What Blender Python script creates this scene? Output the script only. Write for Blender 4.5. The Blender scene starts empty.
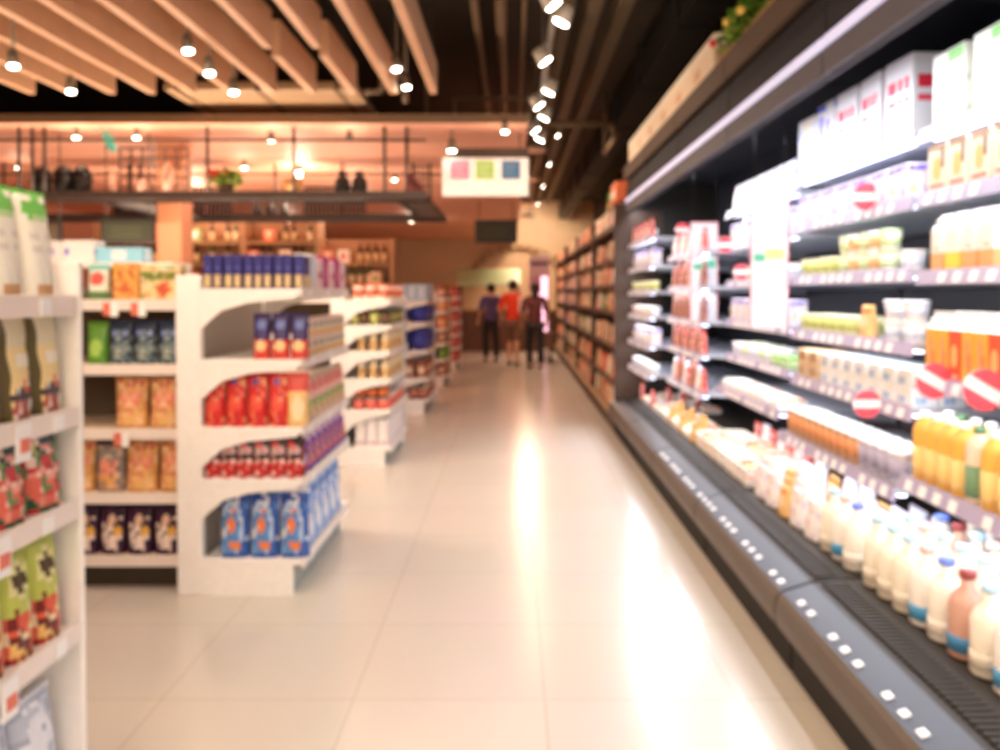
import bpy, bmesh, math, random
from mathutils import Vector, Matrix
R = math.radians
rnd = random.Random(7)
sc = bpy.context.scene
COL = sc.collection
F = 850.0; VX = 512.0; VY = 293.0; H = 1.4

def px(x, Y): return (x - VX) * Y / F
def pz(y, Y): return H - (y - VY) * Y / F

# ------------------------------------------------------------------ materials
def lin(c):
    return tuple(((v / 255) / 12.92 if v / 255 <= 0.04045 else ((v / 255 + 0.055) / 1.055) ** 2.4) for v in c)
_M = {}
def mat(c, rough=0.5, metal=0.0, emit=None, name=None, var=0.06, scale=30, trans=0, alpha=1):
    key = (tuple(c), rough, metal, emit, trans, var)
    if key in _M: return _M[key]
    m = bpy.data.materials.new(name or 'surface')
    m.use_nodes = True
    nt = m.node_tree; b = nt.nodes['Principled BSDF']
    l = lin(c)
    b.inputs['Base Color'].default_value = (*l, 1)
    b.inputs['Roughness'].default_value = rough
    b.inputs['Metallic'].default_value = metal
    if trans: b.inputs['Transmission Weight'].default_value = trans
    if emit:
        b.inputs['Emission Color'].default_value = (*l, 1)
        b.inputs['Emission Strength'].default_value = emit
    elif var:
        tc = nt.nodes.new('ShaderNodeTexCoord'); n = nt.nodes.new('ShaderNodeTexNoise')
        n.inputs['Scale'].default_value = scale; n.inputs['Detail'].default_value = 2
        nt.links.new(tc.outputs['Object'], n.inputs['Vector'])
        mx = nt.nodes.new('ShaderNodeMix'); mx.data_type = 'RGBA'
        mx.inputs[6].default_value = (*[v * (1 - var) for v in l], 1)
        mx.inputs[7].default_value = (*[min(1, v * (1 + var)) for v in l], 1)
        nt.links.new(n.outputs['Fac'], mx.inputs[0])
        nt.links.new(mx.outputs[2], b.inputs['Base Color'])
    _M[key] = m
    return m

WHITE = mat((250, 246, 242), .3, name='white_enamel')
DARK = mat((38, 34, 30), .45, name='dark_metal')
BLACK = mat((18, 17, 17), .5, name='black_paint')

# ------------------------------------------------------------------ mesh builder
class MB:
    def __init__(s): s.bm = bmesh.new(); s.mats = []
    def mi(s, m):
        if m not in s.mats: s.mats.append(m)
        return s.mats.index(m)
    def face(s, pts, m, smooth=False):
        vs = [s.bm.verts.new(p) for p in pts]
        f = s.bm.faces.new(vs); f.material_index = s.mi(m); f.smooth = smooth
        return f
    def box(s, x0, x1, y0, y1, z0, z1, m, bev=0):
        i = s.mi(m)
        v = [s.bm.verts.new((x, y, z)) for x in (x0, x1) for y in (y0, y1) for z in (z0, z1)]
        fs = []
        for q in ((0, 1, 3, 2), (4, 6, 7, 5), (0, 4, 5, 1), (2, 3, 7, 6), (0, 2, 6, 4), (1, 5, 7, 3)):
            f = s.bm.faces.new([v[k] for k in q]); f.material_index = i; fs.append(f)
        if bev:
            es = {e for f in fs for e in f.edges}
            bmesh.ops.bevel(s.bm, geom=list(es), offset=bev, segments=2, affect='EDGES', profile=.5)
        return s
    def prism(s, poly, a0, a1, axis, m):
        """poly of 2D points extruded along axis ('x','y','z')"""
        def P(p, a):
            return {'x': (a, p[0], p[1]), 'y': (p[0], a, p[1]), 'z': (p[0], p[1], a)}[axis]
        i = s.mi(m); n = len(poly)
        A = [s.bm.verts.new(P(p, a0)) for p in poly]; B = [s.bm.verts.new(P(p, a1)) for p in poly]
        fs = [s.bm.faces.new(A), s.bm.faces.new(B[::-1])]
        for k in range(n): fs.append(s.bm.faces.new([A[k], B[k], B[(k + 1) % n], A[(k + 1) % n]]))
        for f in fs: f.material_index = i
        return s
    def tube(s, p0, p1, r, m, seg=10, r2=None, cap=True):
        p0 = Vector(p0); p1 = Vector(p1); d = (p1 - p0).normalized()
        u = d.orthogonal().normalized(); w = d.cross(u); i = s.mi(m)
        r2 = r if r2 is None else r2
        A = []; B = []
        for k in range(seg):
            a = 2 * math.pi * k / seg; o = u * math.cos(a) + w * math.sin(a)
            A.append(s.bm.verts.new(p0 + o * r)); B.append(s.bm.verts.new(p1 + o * r2))
        for k in range(seg):
            f = s.bm.faces.new([A[k], A[(k + 1) % seg], B[(k + 1) % seg], B[k]]); f.material_index = i; f.smooth = True
        if cap:
            for c in (A[::-1], B):
                f = s.bm.faces.new(c); f.material_index = i
        return s
    def lathe(s, prof, m, seg=16, c=(0, 0, 0), sx=1, sy=1):
        i = s.mi(m); rings = []
        for r, z in prof:
            rings.append([s.bm.verts.new((c[0] + r * sx * math.cos(2 * math.pi * k / seg), c[1] + r * sy * math.sin(2 * math.pi * k / seg), c[2] + z)) for k in range(seg)])
        for a, b in zip(rings, rings[1:]):
            for k in range(seg):
                f = s.bm.faces.new([a[k], a[(k + 1) % seg], b[(k + 1) % seg], b[k]]); f.material_index = i; f.smooth = True
        for q in (rings[0][::-1], rings[-1]):
            f = s.bm.faces.new(q); f.material_index = i
        return s
    def ball(s, c, r, m, sx=1, sy=1, sz=1, seg=14):
        n = 9
        prof = [(max(r * math.sin(math.pi * k / n), r * .02), -r * math.cos(math.pi * k / n) * sz) for k in range(n + 1)]
        return s.lathe(prof, m, seg, c, sx, sy)
    def mesh(s, name):
        bmesh.ops.recalc_face_normals(s.bm, faces=s.bm.faces)
        me = bpy.data.meshes.new(name); s.bm.to_mesh(me); s.bm.free()
        for m in s.mats: me.materials.append(m)
        return me
    def build(s, name, parent=None, loc=None):
        o = bpy.data.objects.new(name, s.mesh(name)); COL.objects.link(o)
        if parent: o.parent = parent
        if loc: o.location = loc
        return o

def tag(o, label=None, cat=None, group=None, kind=None):
    if label: o['label'] = label
    if cat: o['category'] = cat
    if group: o['group'] = group
    if kind: o['kind'] = kind
    return o
def empty(name, loc=(0, 0, 0), rz=0):
    o = bpy.data.objects.new(name, None); COL.objects.link(o)
    o.location = loc; o.rotation_euler = (0, 0, rz); o.empty_display_size = .05
    return o
def struct(mb, name): return tag(mb.build(name), kind='structure')
ORD = ("first second third fourth fifth sixth seventh eighth ninth tenth eleventh twelfth thirteenth fourteenth fifteenth "
       "sixteenth seventeenth eighteenth nineteenth twentieth").split() + ['twenty-' + w for w in "first second third fourth fifth sixth seventh eighth ninth".split()]

# ------------------------------------------------------------------ product prototypes (mesh data only)
PROTO = {}      # key -> (name, category, root mesh, [(part name, mesh)], (w, d, h))
def paint(u, v, shapes, base):
    c = base
    for s in shapes:
        if s[0] == 'r':
            if s[1] <= u <= s[3] and s[2] <= v <= s[4]: c = s[5]
        elif s[0] == 'e':
            if ((u - s[1]) / s[3]) ** 2 + ((v - s[2]) / s[4]) ** 2 <= 1: c = s[5]
        elif s[0] == 'n':      # patchwork of print
            if s[1] <= u <= s[3] and s[2] <= v <= s[4]:
                q = math.sin(int(u * 9) * 12.9898 + int(v * 12) * 78.233 + s[6]) * 43758.5453; q -= math.floor(q)
                if q < s[7]: c = s[5][int(q / s[7] * len(s[5])) % len(s[5])]
        elif s[0] == 't':      # lines of print
            if s[1] <= u <= s[3] and s[2] <= v <= s[4] and int((v - s[2]) / (s[4] - s[2]) * 5) % 2 == 0 and math.sin(u * 91) > -.5: c = s[5]
    return c
def pbag(key, name, cat, w, d, h, base, shapes=(), rough=.32, nx=12, nz=16, flat=False):
    mb = MB(); g = {}
    def T(u, v):
        a = max(0, 1 - abs(2 * u - 1) ** 3.2) ** .6
        if flat: b = 1 - .15 * v
        else: b = (1 - max(0, v - .12) ** 1.7 * .93)
        return d / 2 * (a * b * .96 + .04)
    hb = h * .95
    for side in (-1, 1):
        G = [[mb.bm.verts.new((w * (i / nx - .5) * (1 - .05 * math.sin(math.pi * j / nz)), side * T(i / nx, j / nz) + .003 * math.sin(i * 2.1 + j) * (0 < i < nx), hb * j / nz)) for i in range(nx + 1)] for j in range(nz + 1)]
        for j in range(nz):
            for i in range(nx):
                u = (i + .5) / nx; v = (j + .5) / nz
                if side > 0: u = 1 - u
                f = mb.bm.faces.new([G[j][i], G[j][i + 1], G[j + 1][i + 1], G[j + 1][i]])
                f.material_index = mb.mi(mat(paint(u, v, shapes, base), rough)); f.smooth = True
        g[side] = G
    a, b = g[-1], g[1]; bi = mb.mi(mat(base, rough))
    for j in range(nz):
        for i in (0, nx):
            f = mb.bm.faces.new([a[j][i], a[j + 1][i], b[j + 1][i], b[j][i]]); f.material_index = bi
    for i in range(nx):
        f = mb.bm.faces.new([a[0][i], a[0][i + 1], b[0][i + 1], b[0][i]]); f.material_index = bi
        f = mb.bm.faces.new([a[nz][i], a[nz][i + 1], b[nz][i + 1], b[nz][i]]); f.material_index = bi
    me = mb.mesh(name)
    top = paint(.5, .98, shapes, base)
    s = MB()
    n = 16
    for i in range(n):    # crimped top seal, zigzag edge
        x0 = w * (i / n - .5); x1 = w * ((i + 1) / n - .5); zt = h * (1.0 if i % 2 else .992)
        s.box(x0, x1, -.0025 - .001 * (i % 2), .0025, hb - .002, zt, mat(top, rough))
    PROTO[key] = (name, cat, me, [('seal', s.mesh('seal'))], (w, d, h))
def pbox(key, name, cat, w, d, h, base, shapes=(), rough=.42, nx=12, nz=12, side=None, flaps=True):
    mb = MB(); side = side or base
    mb.box(-w / 2, w / 2, -d / 2, d / 2, 0, h, mat(side, rough), bev=min(.004, h * .05))
    for j in range(nz):
        for i in range(nx):
            c = paint((i + .5) / nx, (j + .5) / nz, shapes, base)
            if c == side: continue
            b = .006
            x0 = -w / 2 + b + (w - 2 * b) * i / nx; x1 = -w / 2 + b + (w - 2 * b) * (i + 1) / nx
            z0 = b + (h - 2 * b) * j / nz; z1 = b + (h - 2 * b) * (j + 1) / nz
            m = mat(c, rough)
            mb.face([(x0, -d / 2 - .0008, z0), (x1, -d / 2 - .0008, z0), (x1, -d / 2 - .0008, z1), (x0, -d / 2 - .0008, z1)], m)
            y0 = d / 2 - b - (d - 2 * b) * i / nx; y1 = d / 2 - b - (d - 2 * b) * (i + 1) / nx
            mb.face([(-w / 2 - .0008, y0, z0), (-w / 2 - .0008, y1, z0), (-w / 2 - .0008, y1, z1), (-w / 2 - .0008, y0, z1)], m)
            mb.face([(w / 2 + .0008, -y0, z0), (w / 2 + .0008, -y1, z0), (w / 2 + .0008, -y1, z1), (w / 2 + .0008, -y0, z1)], m)
    parts = []
    if flaps:
        s = MB(); s.box(-w / 2 + .004, w / 2 - .004, -d / 2 + .004, -.001, h, h + .0015, mat(base, rough))
        s.box(-w / 2 + .004, w / 2 - .004, .001, d / 2 - .004, h, h + .0015, mat(base, rough))
        parts = [('flap', s.mesh('flap'))]
    PROTO[key] = (name, cat, mb.mesh(name), parts, (w, d, h))
def ptub(key, name, cat, r, h, base, lid, label=None, taper=.82, seg=16):
    mb = MB(); m = mat(base, .35)
    mb.lathe([(r * taper * .9, 0), (r * taper, .004), (r, h * .9), (r * .98, h * .93)], m, seg)
    parts = []
    if label:
        l = MB(); l.lathe([(r * (taper + .02) + .001, h * .22), (r * (taper + .12) + .0015, h * .72)], mat(label, .4), seg); parts.append(('printed_band', l.mesh('printed_band')))
    c = MB(); c.lathe([(r * 1.02, h * .9), (r * 1.06, h * .91), (r * 1.06, h * .97), (r * .95, h), (r * .3, h * 1.0)], mat(lid, .35), seg); parts.append(('lid', c.mesh('lid')))
    PROTO[key] = (name, cat, mb.mesh(name), parts, (2.1 * r, 2.1 * r, h))
def pbottle(key, name, cat, r, h, base, cap, label=None, shoulder=.68, neck=.38, seg=16, square=False):
    mb = MB(); m = mat(base, .3)
    mb.lathe([(r * .88, 0), (r, h * .03), (r * .98, h * .3), (r, h * shoulder), (r * .8, h * (shoulder + .1)), (r * neck, h * (shoulder + .2)), (r * neck, h * .93)], m, seg)
    l = MB(); lb = label or base
    l.lathe([(r * 1.01, h * .08), (r * 1.015, h * .2), (r * 1.01, h * (.26 if name == 'milk_bottle' else .5))], mat(lb, .45), seg)
    parts = [('label', l.mesh('label'))]
    c = MB(); c.lathe([(r * (neck + .07), h * .91), (r * (neck + .09), h * .93), (r * (neck + .08), h * .99), (r * neck * .8, h)], mat(cap, .35), seg); parts.append(('cap', c.mesh('cap')))
    PROTO[key] = (name, cat, mb.mesh(name), parts, (2 * r, 2 * r, h))
def pgable(key, name, cat, w, h, base, shapes, cap, top=None):
    mb = MB(); m = mat(base, .4); hb = h * .74; t = top or base
    mb.box(-w / 2, w / 2, -w / 2, w / 2, 0, hb, m)
    mb.prism([(-w / 2, hb), (w / 2, hb), (.006, h * .92), (-.006, h * .92)], -w / 2, w / 2, 'x', mat(t, .4))
    nx, nz = 10, 14
    for j in range(nz):
        for i in range(nx):
            c = paint((i + .5) / nx, (j + .5) / nz, shapes, base)
            if c == base: continue
            mm = mat(c, .4)
            for sgn in range(4):
                a = Matrix.Rotation(math.pi / 2 * sgn, 3, 'Z')
                q = [(-w / 2 + w * i / nx, hb * j / nz), (-w / 2 + w * (i + 1) / nx, hb * j / nz), (-w / 2 + w * (i + 1) / nx, hb * (j + 1) / nz), (-w / 2 + w * i / nx, hb * (j + 1) / nz)]
                mb.face([a @ Vector((p[0], -w / 2 - .0008, p[1])) for p in q], mm)
    s = MB(); s.box(-w / 2, w / 2, -.006, .006, h * .9, h, mat(t, .4))
    c = MB(); c.tube((0, -w * .26, hb + (h * .92 - hb) * .42), (0, -w * .36, hb + (h * .92 - hb) * .42 + .02), w * .16, mat(cap, .35), 12)
    PROTO[key] = (name, cat, mb.mesh(name), [('top_seal', s.mesh('top_seal')), ('cap', c.mesh('cap'))], (w, w, h))
def ptray(key, name, cat, w, d, h, base, food, shapes=()):
    mb = MB(); m = mat(base, .3)
    mb.prism([(-w / 2 * .86, 0), (w / 2 * .86, 0), (w / 2, h * .75), (-w / 2, h * .75)], -d / 2 * .95, d / 2 * .95, 'y', m)
    mb.box(-w / 2, w / 2, -d / 2, d / 2, h * .72, h * .8, m)
    f = MB()
    rr = random.Random(hash(key) % 1000 if False else sum(map(ord, key)))
    for k in range(9):
        f.ball((w * (k % 3 - 1) * .28 + rr.uniform(-.006, .006), d * (k // 3 - 1) * .28, h * .78), min(w, d) * .19, mat(food[k % len(food)], .4), 1, 1, .55, 10)
    l = MB(); l.box(-w * .2, w * .2, -d * .16, d * .16, h * .8 + min(w, d) * .1, h * .8 + min(w, d) * .1 + .002, mat(shapes or (245, 240, 240), .4))
    PROTO[key] = (name, cat, mb.mesh(name), [('contents', f.mesh('contents')), ('sticker', l.mesh('sticker'))], (w, d, h))

def put(key, loc, rz, label, group, rx=0):
    name, cat, me, parts, dim = PROTO[key]
    o = bpy.data.objects.new(name, me); COL.objects.link(o)
    o.location = loc; o.rotation_euler = (rx, 0, rz)
    tag(o, label, cat, group)
    for pn, pm in parts:
        c = bpy.data.objects.new(pn, pm); COL.objects.link(c); c.parent = o
    return o
FACE = {'cam': 0, 'aisle_from_left': math.pi / 2, 'aisle_from_right': -math.pi / 2}
def row(keys, start, step, n, face, desc, where, group, jit=.012, skip=(), scale=1):
    """n products from start by step (xyz); label: ordinal + desc + where"""
    if isinstance(keys, str): keys = [keys]
    out = []
    for i in range(n):
        if i in skip: continue
        k = keys[i % len(keys)]
        p = [start[a] + step[a] * i for a in range(3)]
        d = desc[i % len(desc)] if isinstance(desc, (list, tuple)) else desc
        out.append(put(k, p, FACE[face] + rnd.uniform(-jit, jit) * 3, f"{ORD[i]} {d} {where}", group))
    return out
# ==================================================================== SETTING
def floor_mat():
    m = bpy.data.materials.new('polished_floor_tiles'); m.use_nodes = True
    nt = m.node_tree; b = nt.nodes['Principled BSDF']
    tc = nt.nodes.new('ShaderNodeTexCoord'); mp = nt.nodes.new('ShaderNodeMapping')
    T = .66
    mp.inputs['Location'].default_value = (-(.113) / T, -(3.563) / T + 10, 0)
    mp.inputs['Scale'].default_value = (1 / T, 1 / T, 1)
    nt.links.new(tc.outputs['Object'], mp.inputs['Vector'])
    br = nt.nodes.new('ShaderNodeTexBrick')
    br.offset = 0; br.squash = 1
    br.inputs['Scale'].default_value = 1
    br.inputs['Brick Width'].default_value = 1; br.inputs['Row Height'].default_value = 1
    br.inputs['Mortar Size'].default_value = .0035; br.inputs['Mortar Smooth'].default_value = .1
    br.inputs['Color1'].default_value = (*lin((214, 206, 195)), 1)
    br.inputs['Color2'].default_value = (*lin((211, 203, 192)), 1)
    br.inputs['Mortar'].default_value = (*lin((186, 172, 154)), 1)
    nt.links.new(mp.outputs['Vector'], br.inputs['Vector'])
    n = nt.nodes.new('ShaderNodeTexNoise'); n.inputs['Scale'].default_value = 1.3; n.inputs['Detail'].default_value = 5
    nt.links.new(tc.outputs['Object'], n.inputs['Vector'])
    mx = nt.nodes.new('ShaderNodeMix'); mx.data_type = 'RGBA'; mx.blend_type = 'MULTIPLY'; mx.inputs[0].default_value = .12
    nt.links.new(br.outputs['Color'], mx.inputs[6]); nt.links.new(n.outputs['Color'], mx.inputs[7])
    nt.links.new(mx.outputs[2], b.inputs['Base Color'])
    b.inputs['Roughness'].default_value = .2
    b.inputs['Specular IOR Level'].default_value = .38
    return m
m = MB(); m.box(-8, 2.4, -2.5, 24, -.1, 0, floor_mat()); struct(m, 'floor')
CEILM = mat((62, 54, 42), .8, name='dark_ceiling_paint', scale=2, var=.25)
m = MB(); m.box(-8, 2.4, -2.5, 24, 4.0, 4.1, CEILM); struct(m, 'ceiling')
PINK = mat((236, 172, 142), .6, name='peach_plaster', scale=3, var=.05)
TAN = mat((214, 184, 148), .65, name='tan_plaster', scale=2, var=.15)
m = MB(); m.box(2.3, 2.4, -2.5, 24, 0, 4.0, mat((70, 60, 50), .7, scale=3)); struct(m, 'wall_right')
m = MB(); m.box(-8.1, -8, -2.5, 24, 0, 4.0, PINK); struct(m, 'wall_left')
m = MB(); m.box(-8, 2.4, 24, 24.1, 0, 4.0, TAN); struct(m, 'wall_back')
# lowered peach soffit over the left half of the store
m = MB(); m.box(-8, .14, 7.5, 23.9, 2.9, 2.945, PINK); m.box(-8, .15, 7.48, 7.5, 2.89, 2.97, mat((128, 96, 66), .5)); struct(m, 'ceiling_soffit')
# steel decking beams of the dark ceiling
RIB = mat((104, 90, 68), .6, name='ceiling_rib', scale=4, var=.2)
for i, (x, w) in enumerate([(.48, .09), (.72, .1), (.98, .1), (1.75, .1)]):
    m = MB(); m.prism([(x - w, 4.0), (x - w * .6, 3.86), (x + w * .6, 3.86), (x + w, 4.0)], -2.4, 23.5, 'y', RIB)
    tag(m.build('ceiling_beam'), f'{ORD[i]} brown steel rib along the dark ceiling from the lamp track', 'ceiling beam', 'steel ceiling ribs')
m = MB(); m.box(1.28, 1.52, -2.4, 23.5, 3.45, 3.85, BLACK); m.box(1.26, 1.54, -2.4, 23.5, 3.43, 3.46, BLACK)
for k in range(12): m.box(1.25, 1.55, -1.5 + 2 * k, -1.42 + 2 * k, 3.42, 3.87, BLACK)
for k in range(6): m.box(1.27, 1.285, -1.4 + 4 * k, -1.38 + 4 * k, 3.8, 4.0, BLACK); m.box(1.515, 1.53, -1.4 + 4 * k, -1.38 + 4 * k, 3.8, 4.0, BLACK)
tag(m.build('air_duct'), 'black rectangular air duct above the chilled display cases', 'air duct')
PIPE = mat((122, 100, 74), .5, name='painted_pipe')
for i, (x, r) in enumerate([(-.3, .035), (-.09, .05), (.1, .02)]):
    m = MB(); m.tube((x, -2, 3.7), (x, 11.5, 3.7), r, PIPE, 12)
    for k in range(7): m.tube((x, -1.4 + 2 * k, 3.7), (x, -1.4 + 2 * k, 3.99), .008, PIPE, 6)
    m.tube((x, 11.5, 3.7), (x, 11.5, 3.98), r, PIPE, 12)
    tag(m.build('ceiling_pipe'), f'{["thin brown pipe beside the timber slats", "thick brown pipe under the dark ceiling", "narrow brown conduit beside the lamp track"][i]}', 'pipe')
m = MB(); pts = [(-.9, 9, 3.25), (-.6, 9, 3.25), (-.6, 9, 3.45), (.45, 9, 3.45)]
for a, b in zip(pts, pts[1:]): m.tube(a, b, .022, PIPE)
m.tube(pts[0], (-.9, 9, 3.98), .022, PIPE); m.tube(pts[-1], (.45, 9, 3.98), .022, PIPE)
tag(m.build('ceiling_pipe'), 'stepped crosswise pipe between the slats and the lamp track', 'pipe')
m = MB(); pts = [(.2, 9.6, 3.3), (1.1, 9.6, 3.3), (1.2, 9.8, 3.2), (1.2, 11, 3.2)]
for a, b in zip(pts, pts[1:]): m.tube(a, b, .035, PIPE)
m.tube(pts[0], (.2, 9.6, 3.98), .035, PIPE); m.tube(pts[-1], (1.2, 11, 3.98), .03, PIPE)
tag(m.build('ceiling_pipe'), 'bent crosswise pipe under the ribs behind the lamp track', 'pipe')

# timber slats
SL = mat((218, 172, 134), .5, name='pale_timber', scale=6, var=.12)
for i in range(12):
    x = -.63 - .323 * i
    segs = [(-2.4, 6.87)] if i not in (2, 3) else [(-2.4, 5.6), (5.78, 6.87)]
    for j, (a, b) in enumerate(segs):
        m = MB(); m.box(x - .03, x + .03, a, b, 3.0, 3.25, SL, bev=.004)
        root = m.build('ceiling_slat')
        for k in range(4):
            y = a + .4 + (b - a - .6) * k / 3
            MB().tube((x, y, 3.19), (x, y, 3.99), .006, DARK, 6).build('hanger_rod', root)
        e = 'long' if (b - a) > 2 else 'short'
        tag(root, f'{e} pale timber ceiling slat, {ORD[i]} counted from the lamp track', 'ceiling slat', 'timber slats under the ceiling')
# beige duct and beam behind slats
DUCT = mat((176, 146, 112), .6, name='beige_duct')
m = MB(); m.box(-2.85, -1.28, 6.98, 8.1, 3.06, 3.13, DUCT, bev=.01)
for k in range(3): m.box(-2.75 + .65 * k, -2.72 + .65 * k, 6.97, 8.11, 3.05, 3.14, mat((110, 84, 62), .6))
for k in (0, 1): m.tube((-2.7 + 1.3 * k, 7.2, 3.12), (-2.7 + 1.3 * k, 7.2, 3.999), .01, DARK, 6)
tag(m.build('air_duct'), 'beige rectangular air duct behind the ends of the timber slats', 'air duct')
m = MB(); q = [(-1.25, 7.2, 3.1), (-1.1, 7.2, 3.1), (-1.1, 7.2, 3.22), (-1.0, 7.2, 3.26), (-.9, 7.2, 3.22), (-.9, 7.2, 3.0)]
for a, b in zip(q, q[1:]): m.tube(a, b, .025, PIPE)
m.tube(q[-1], (-.9, 7.2, 3.98), .02, PIPE)
tag(m.build('ceiling_pipe'), 'looped brown pipe beside the end of the beige duct', 'pipe')

# ==================================================================== LAMPS
LAMP_E = 14.0
GLOW = mat((255, 244, 226), .4, emit=LAMP_E, name='lamp_glow')
HEAD = mat((120, 110, 96), .4, name='lamp_housing')
HEADW = mat((206, 196, 180), .4, name='pale_lamp_housing')
def spotlamp(x, y, z, top, label, group, power, aim=(0, 0, -1), r=.045, cone=150, light=True, col=(1, .76, .56), white=False):
    root = empty('spotlight', (x, y, top))
    d = Vector(aim).normalized(); hm = HEADW if white else HEAD
    c = Vector((0, 0, z - top))
    MB().tube((0, 0, 0), (0, 0, z - top + .1), .009, hm, 8).build('stem', root)
    m = MB(); m.tube(c - d * .1, c, r * .7, hm, 16, r2=r); m.build('lamp_head', root)
    MB().tube(c + d * .001, c + d * .012, r * .86, GLOW, 16, r2=r * .8).build('bulb', root)
    tag(root, label, 'ceiling lamp', group)
    if light:
        l = bpy.data.lights.new('lamp_light', 'SPOT'); l.energy = power; l.spot_size = R(cone); l.spot_blend = .6; l.shadow_soft_size = .12; l.color = col
        o = bpy.data.objects.new('lamp_light', l); COL.objects.link(o); o.location = Vector((x, y, z)) + d * .03
        o.rotation_euler = d.to_track_quat('-Z', 'Y').to_euler()
    return root
# track over the aisle
m = MB(); m.box(.24, .28, 1.0, 9.3, 3.12, 3.15, HEAD)
for k in range(5): m.tube((.26, 1.4 + 1.9 * k, 3.14), (.26, 1.4 + 1.9 * k, 3.99), .008, HEAD, 6)
tag(m.build('lamp_track'), 'long straight lamp track hung over the polished aisle', 'lamp track')
tr = [1.4, 2.9, 4.75, 5.05, 5.9, 6.8, 7.3, 7.8, 8.4, 8.9]
for i, y in enumerate(tr):
    aim = ((-.5 if i % 2 else .75), .1, -1)
    spotlamp(.26 + (.03 if i % 2 else -.03), y, 3.0, 3.12, f'{ORD[i]} pale spotlight along the aisle lamp track', 'spotlights on the aisle track', 12, aim, r=.055, white=True, col=(1, .76, .56), light=i in (0, 1, 3, 4, 6, 8))
# slat area lamps
for i, (x, y, Y) in enumerate([(16, 67, 5.4), (73, 92, 6.3), (190, 52, 5.4), (211, 74, 5.6), (235, 93, 6.4), (397, 70, 6.2), (407, 88, 6.9)]):
    z = pz(y, Y)
    spotlamp(px(x, Y), Y, z, 3.99, f'{ORD[i]} spotlight hung between the timber slats, counted towards the aisle', 'spotlights between the slats', 50, (.12, -.1, -1), r=.038, col=(1, .76, .56))
for i, (x, Y) in enumerate([(-1.1, 1.6), (-2.6, 2.8), (-1.15, 3.3), (-4.3, 3.6), (-.7, .1), (-.3, -1.6), (.6, -.6), (-1.6, -1.0)]):  # all out of view; those by and behind the camera added as fill
    spotlamp(x, Y, 2.98, 3.99, f'{ORD[i]} unseen fill spotlight overhead among the slats nearer than the long rack', 'unseen fill spotlights overhead', 60, ((-.05 if Y < .5 else .15), (1.0 if Y < .5 else .3), -1), r=.05, col=(1, .76, .56))
# soffit lamps
SOFF = [(78, 138), (138, 138), (272, 141), (350, 140), (20, 168), (160, 176), (245, 168), (505, 132), (300, 176), (395, 180)]
for i, (x, y) in enumerate(SOFF):
    Y = 1.42 * F / (293 - y)
    spotlamp(px(x, Y), Y, 2.82, 2.9, f'{ORD[i]} small downlight under the peach soffit', 'downlights under the peach soffit', 30, (0, 0, -1), r=.034, light=False)
    if i < 8:
        l = bpy.data.lights.new('soffit_light', 'POINT'); l.energy = 3; l.color = (1, .75, .56); l.shadow_soft_size = .08
        o = bpy.data.objects.new('soffit_light', l); COL.objects.link(o); o.location = (px(x, Y), Y, 2.76)
for (x, Y) in ((-4.5, 12), (-2.4, 13), (-2.0, 17), (-4.5, 17), (-2.5, 10)):  # downlights added deep under the soffit to brighten the far end
    l = bpy.data.lights.new('soffit_light', 'POINT'); l.energy = 26; l.color = (1, .75, .56); l.shadow_soft_size = .08
    o = bpy.data.objects.new('soffit_light', l); COL.objects.link(o); o.location = (x, Y, 2.7)
    spotlamp(x, Y, 2.82, 2.9, f'small added fill downlight deep under the soffit, {ORD[int(Y + x) % 20]} along', 'added fill downlights deep under the soffit', 0, light=False)

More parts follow.
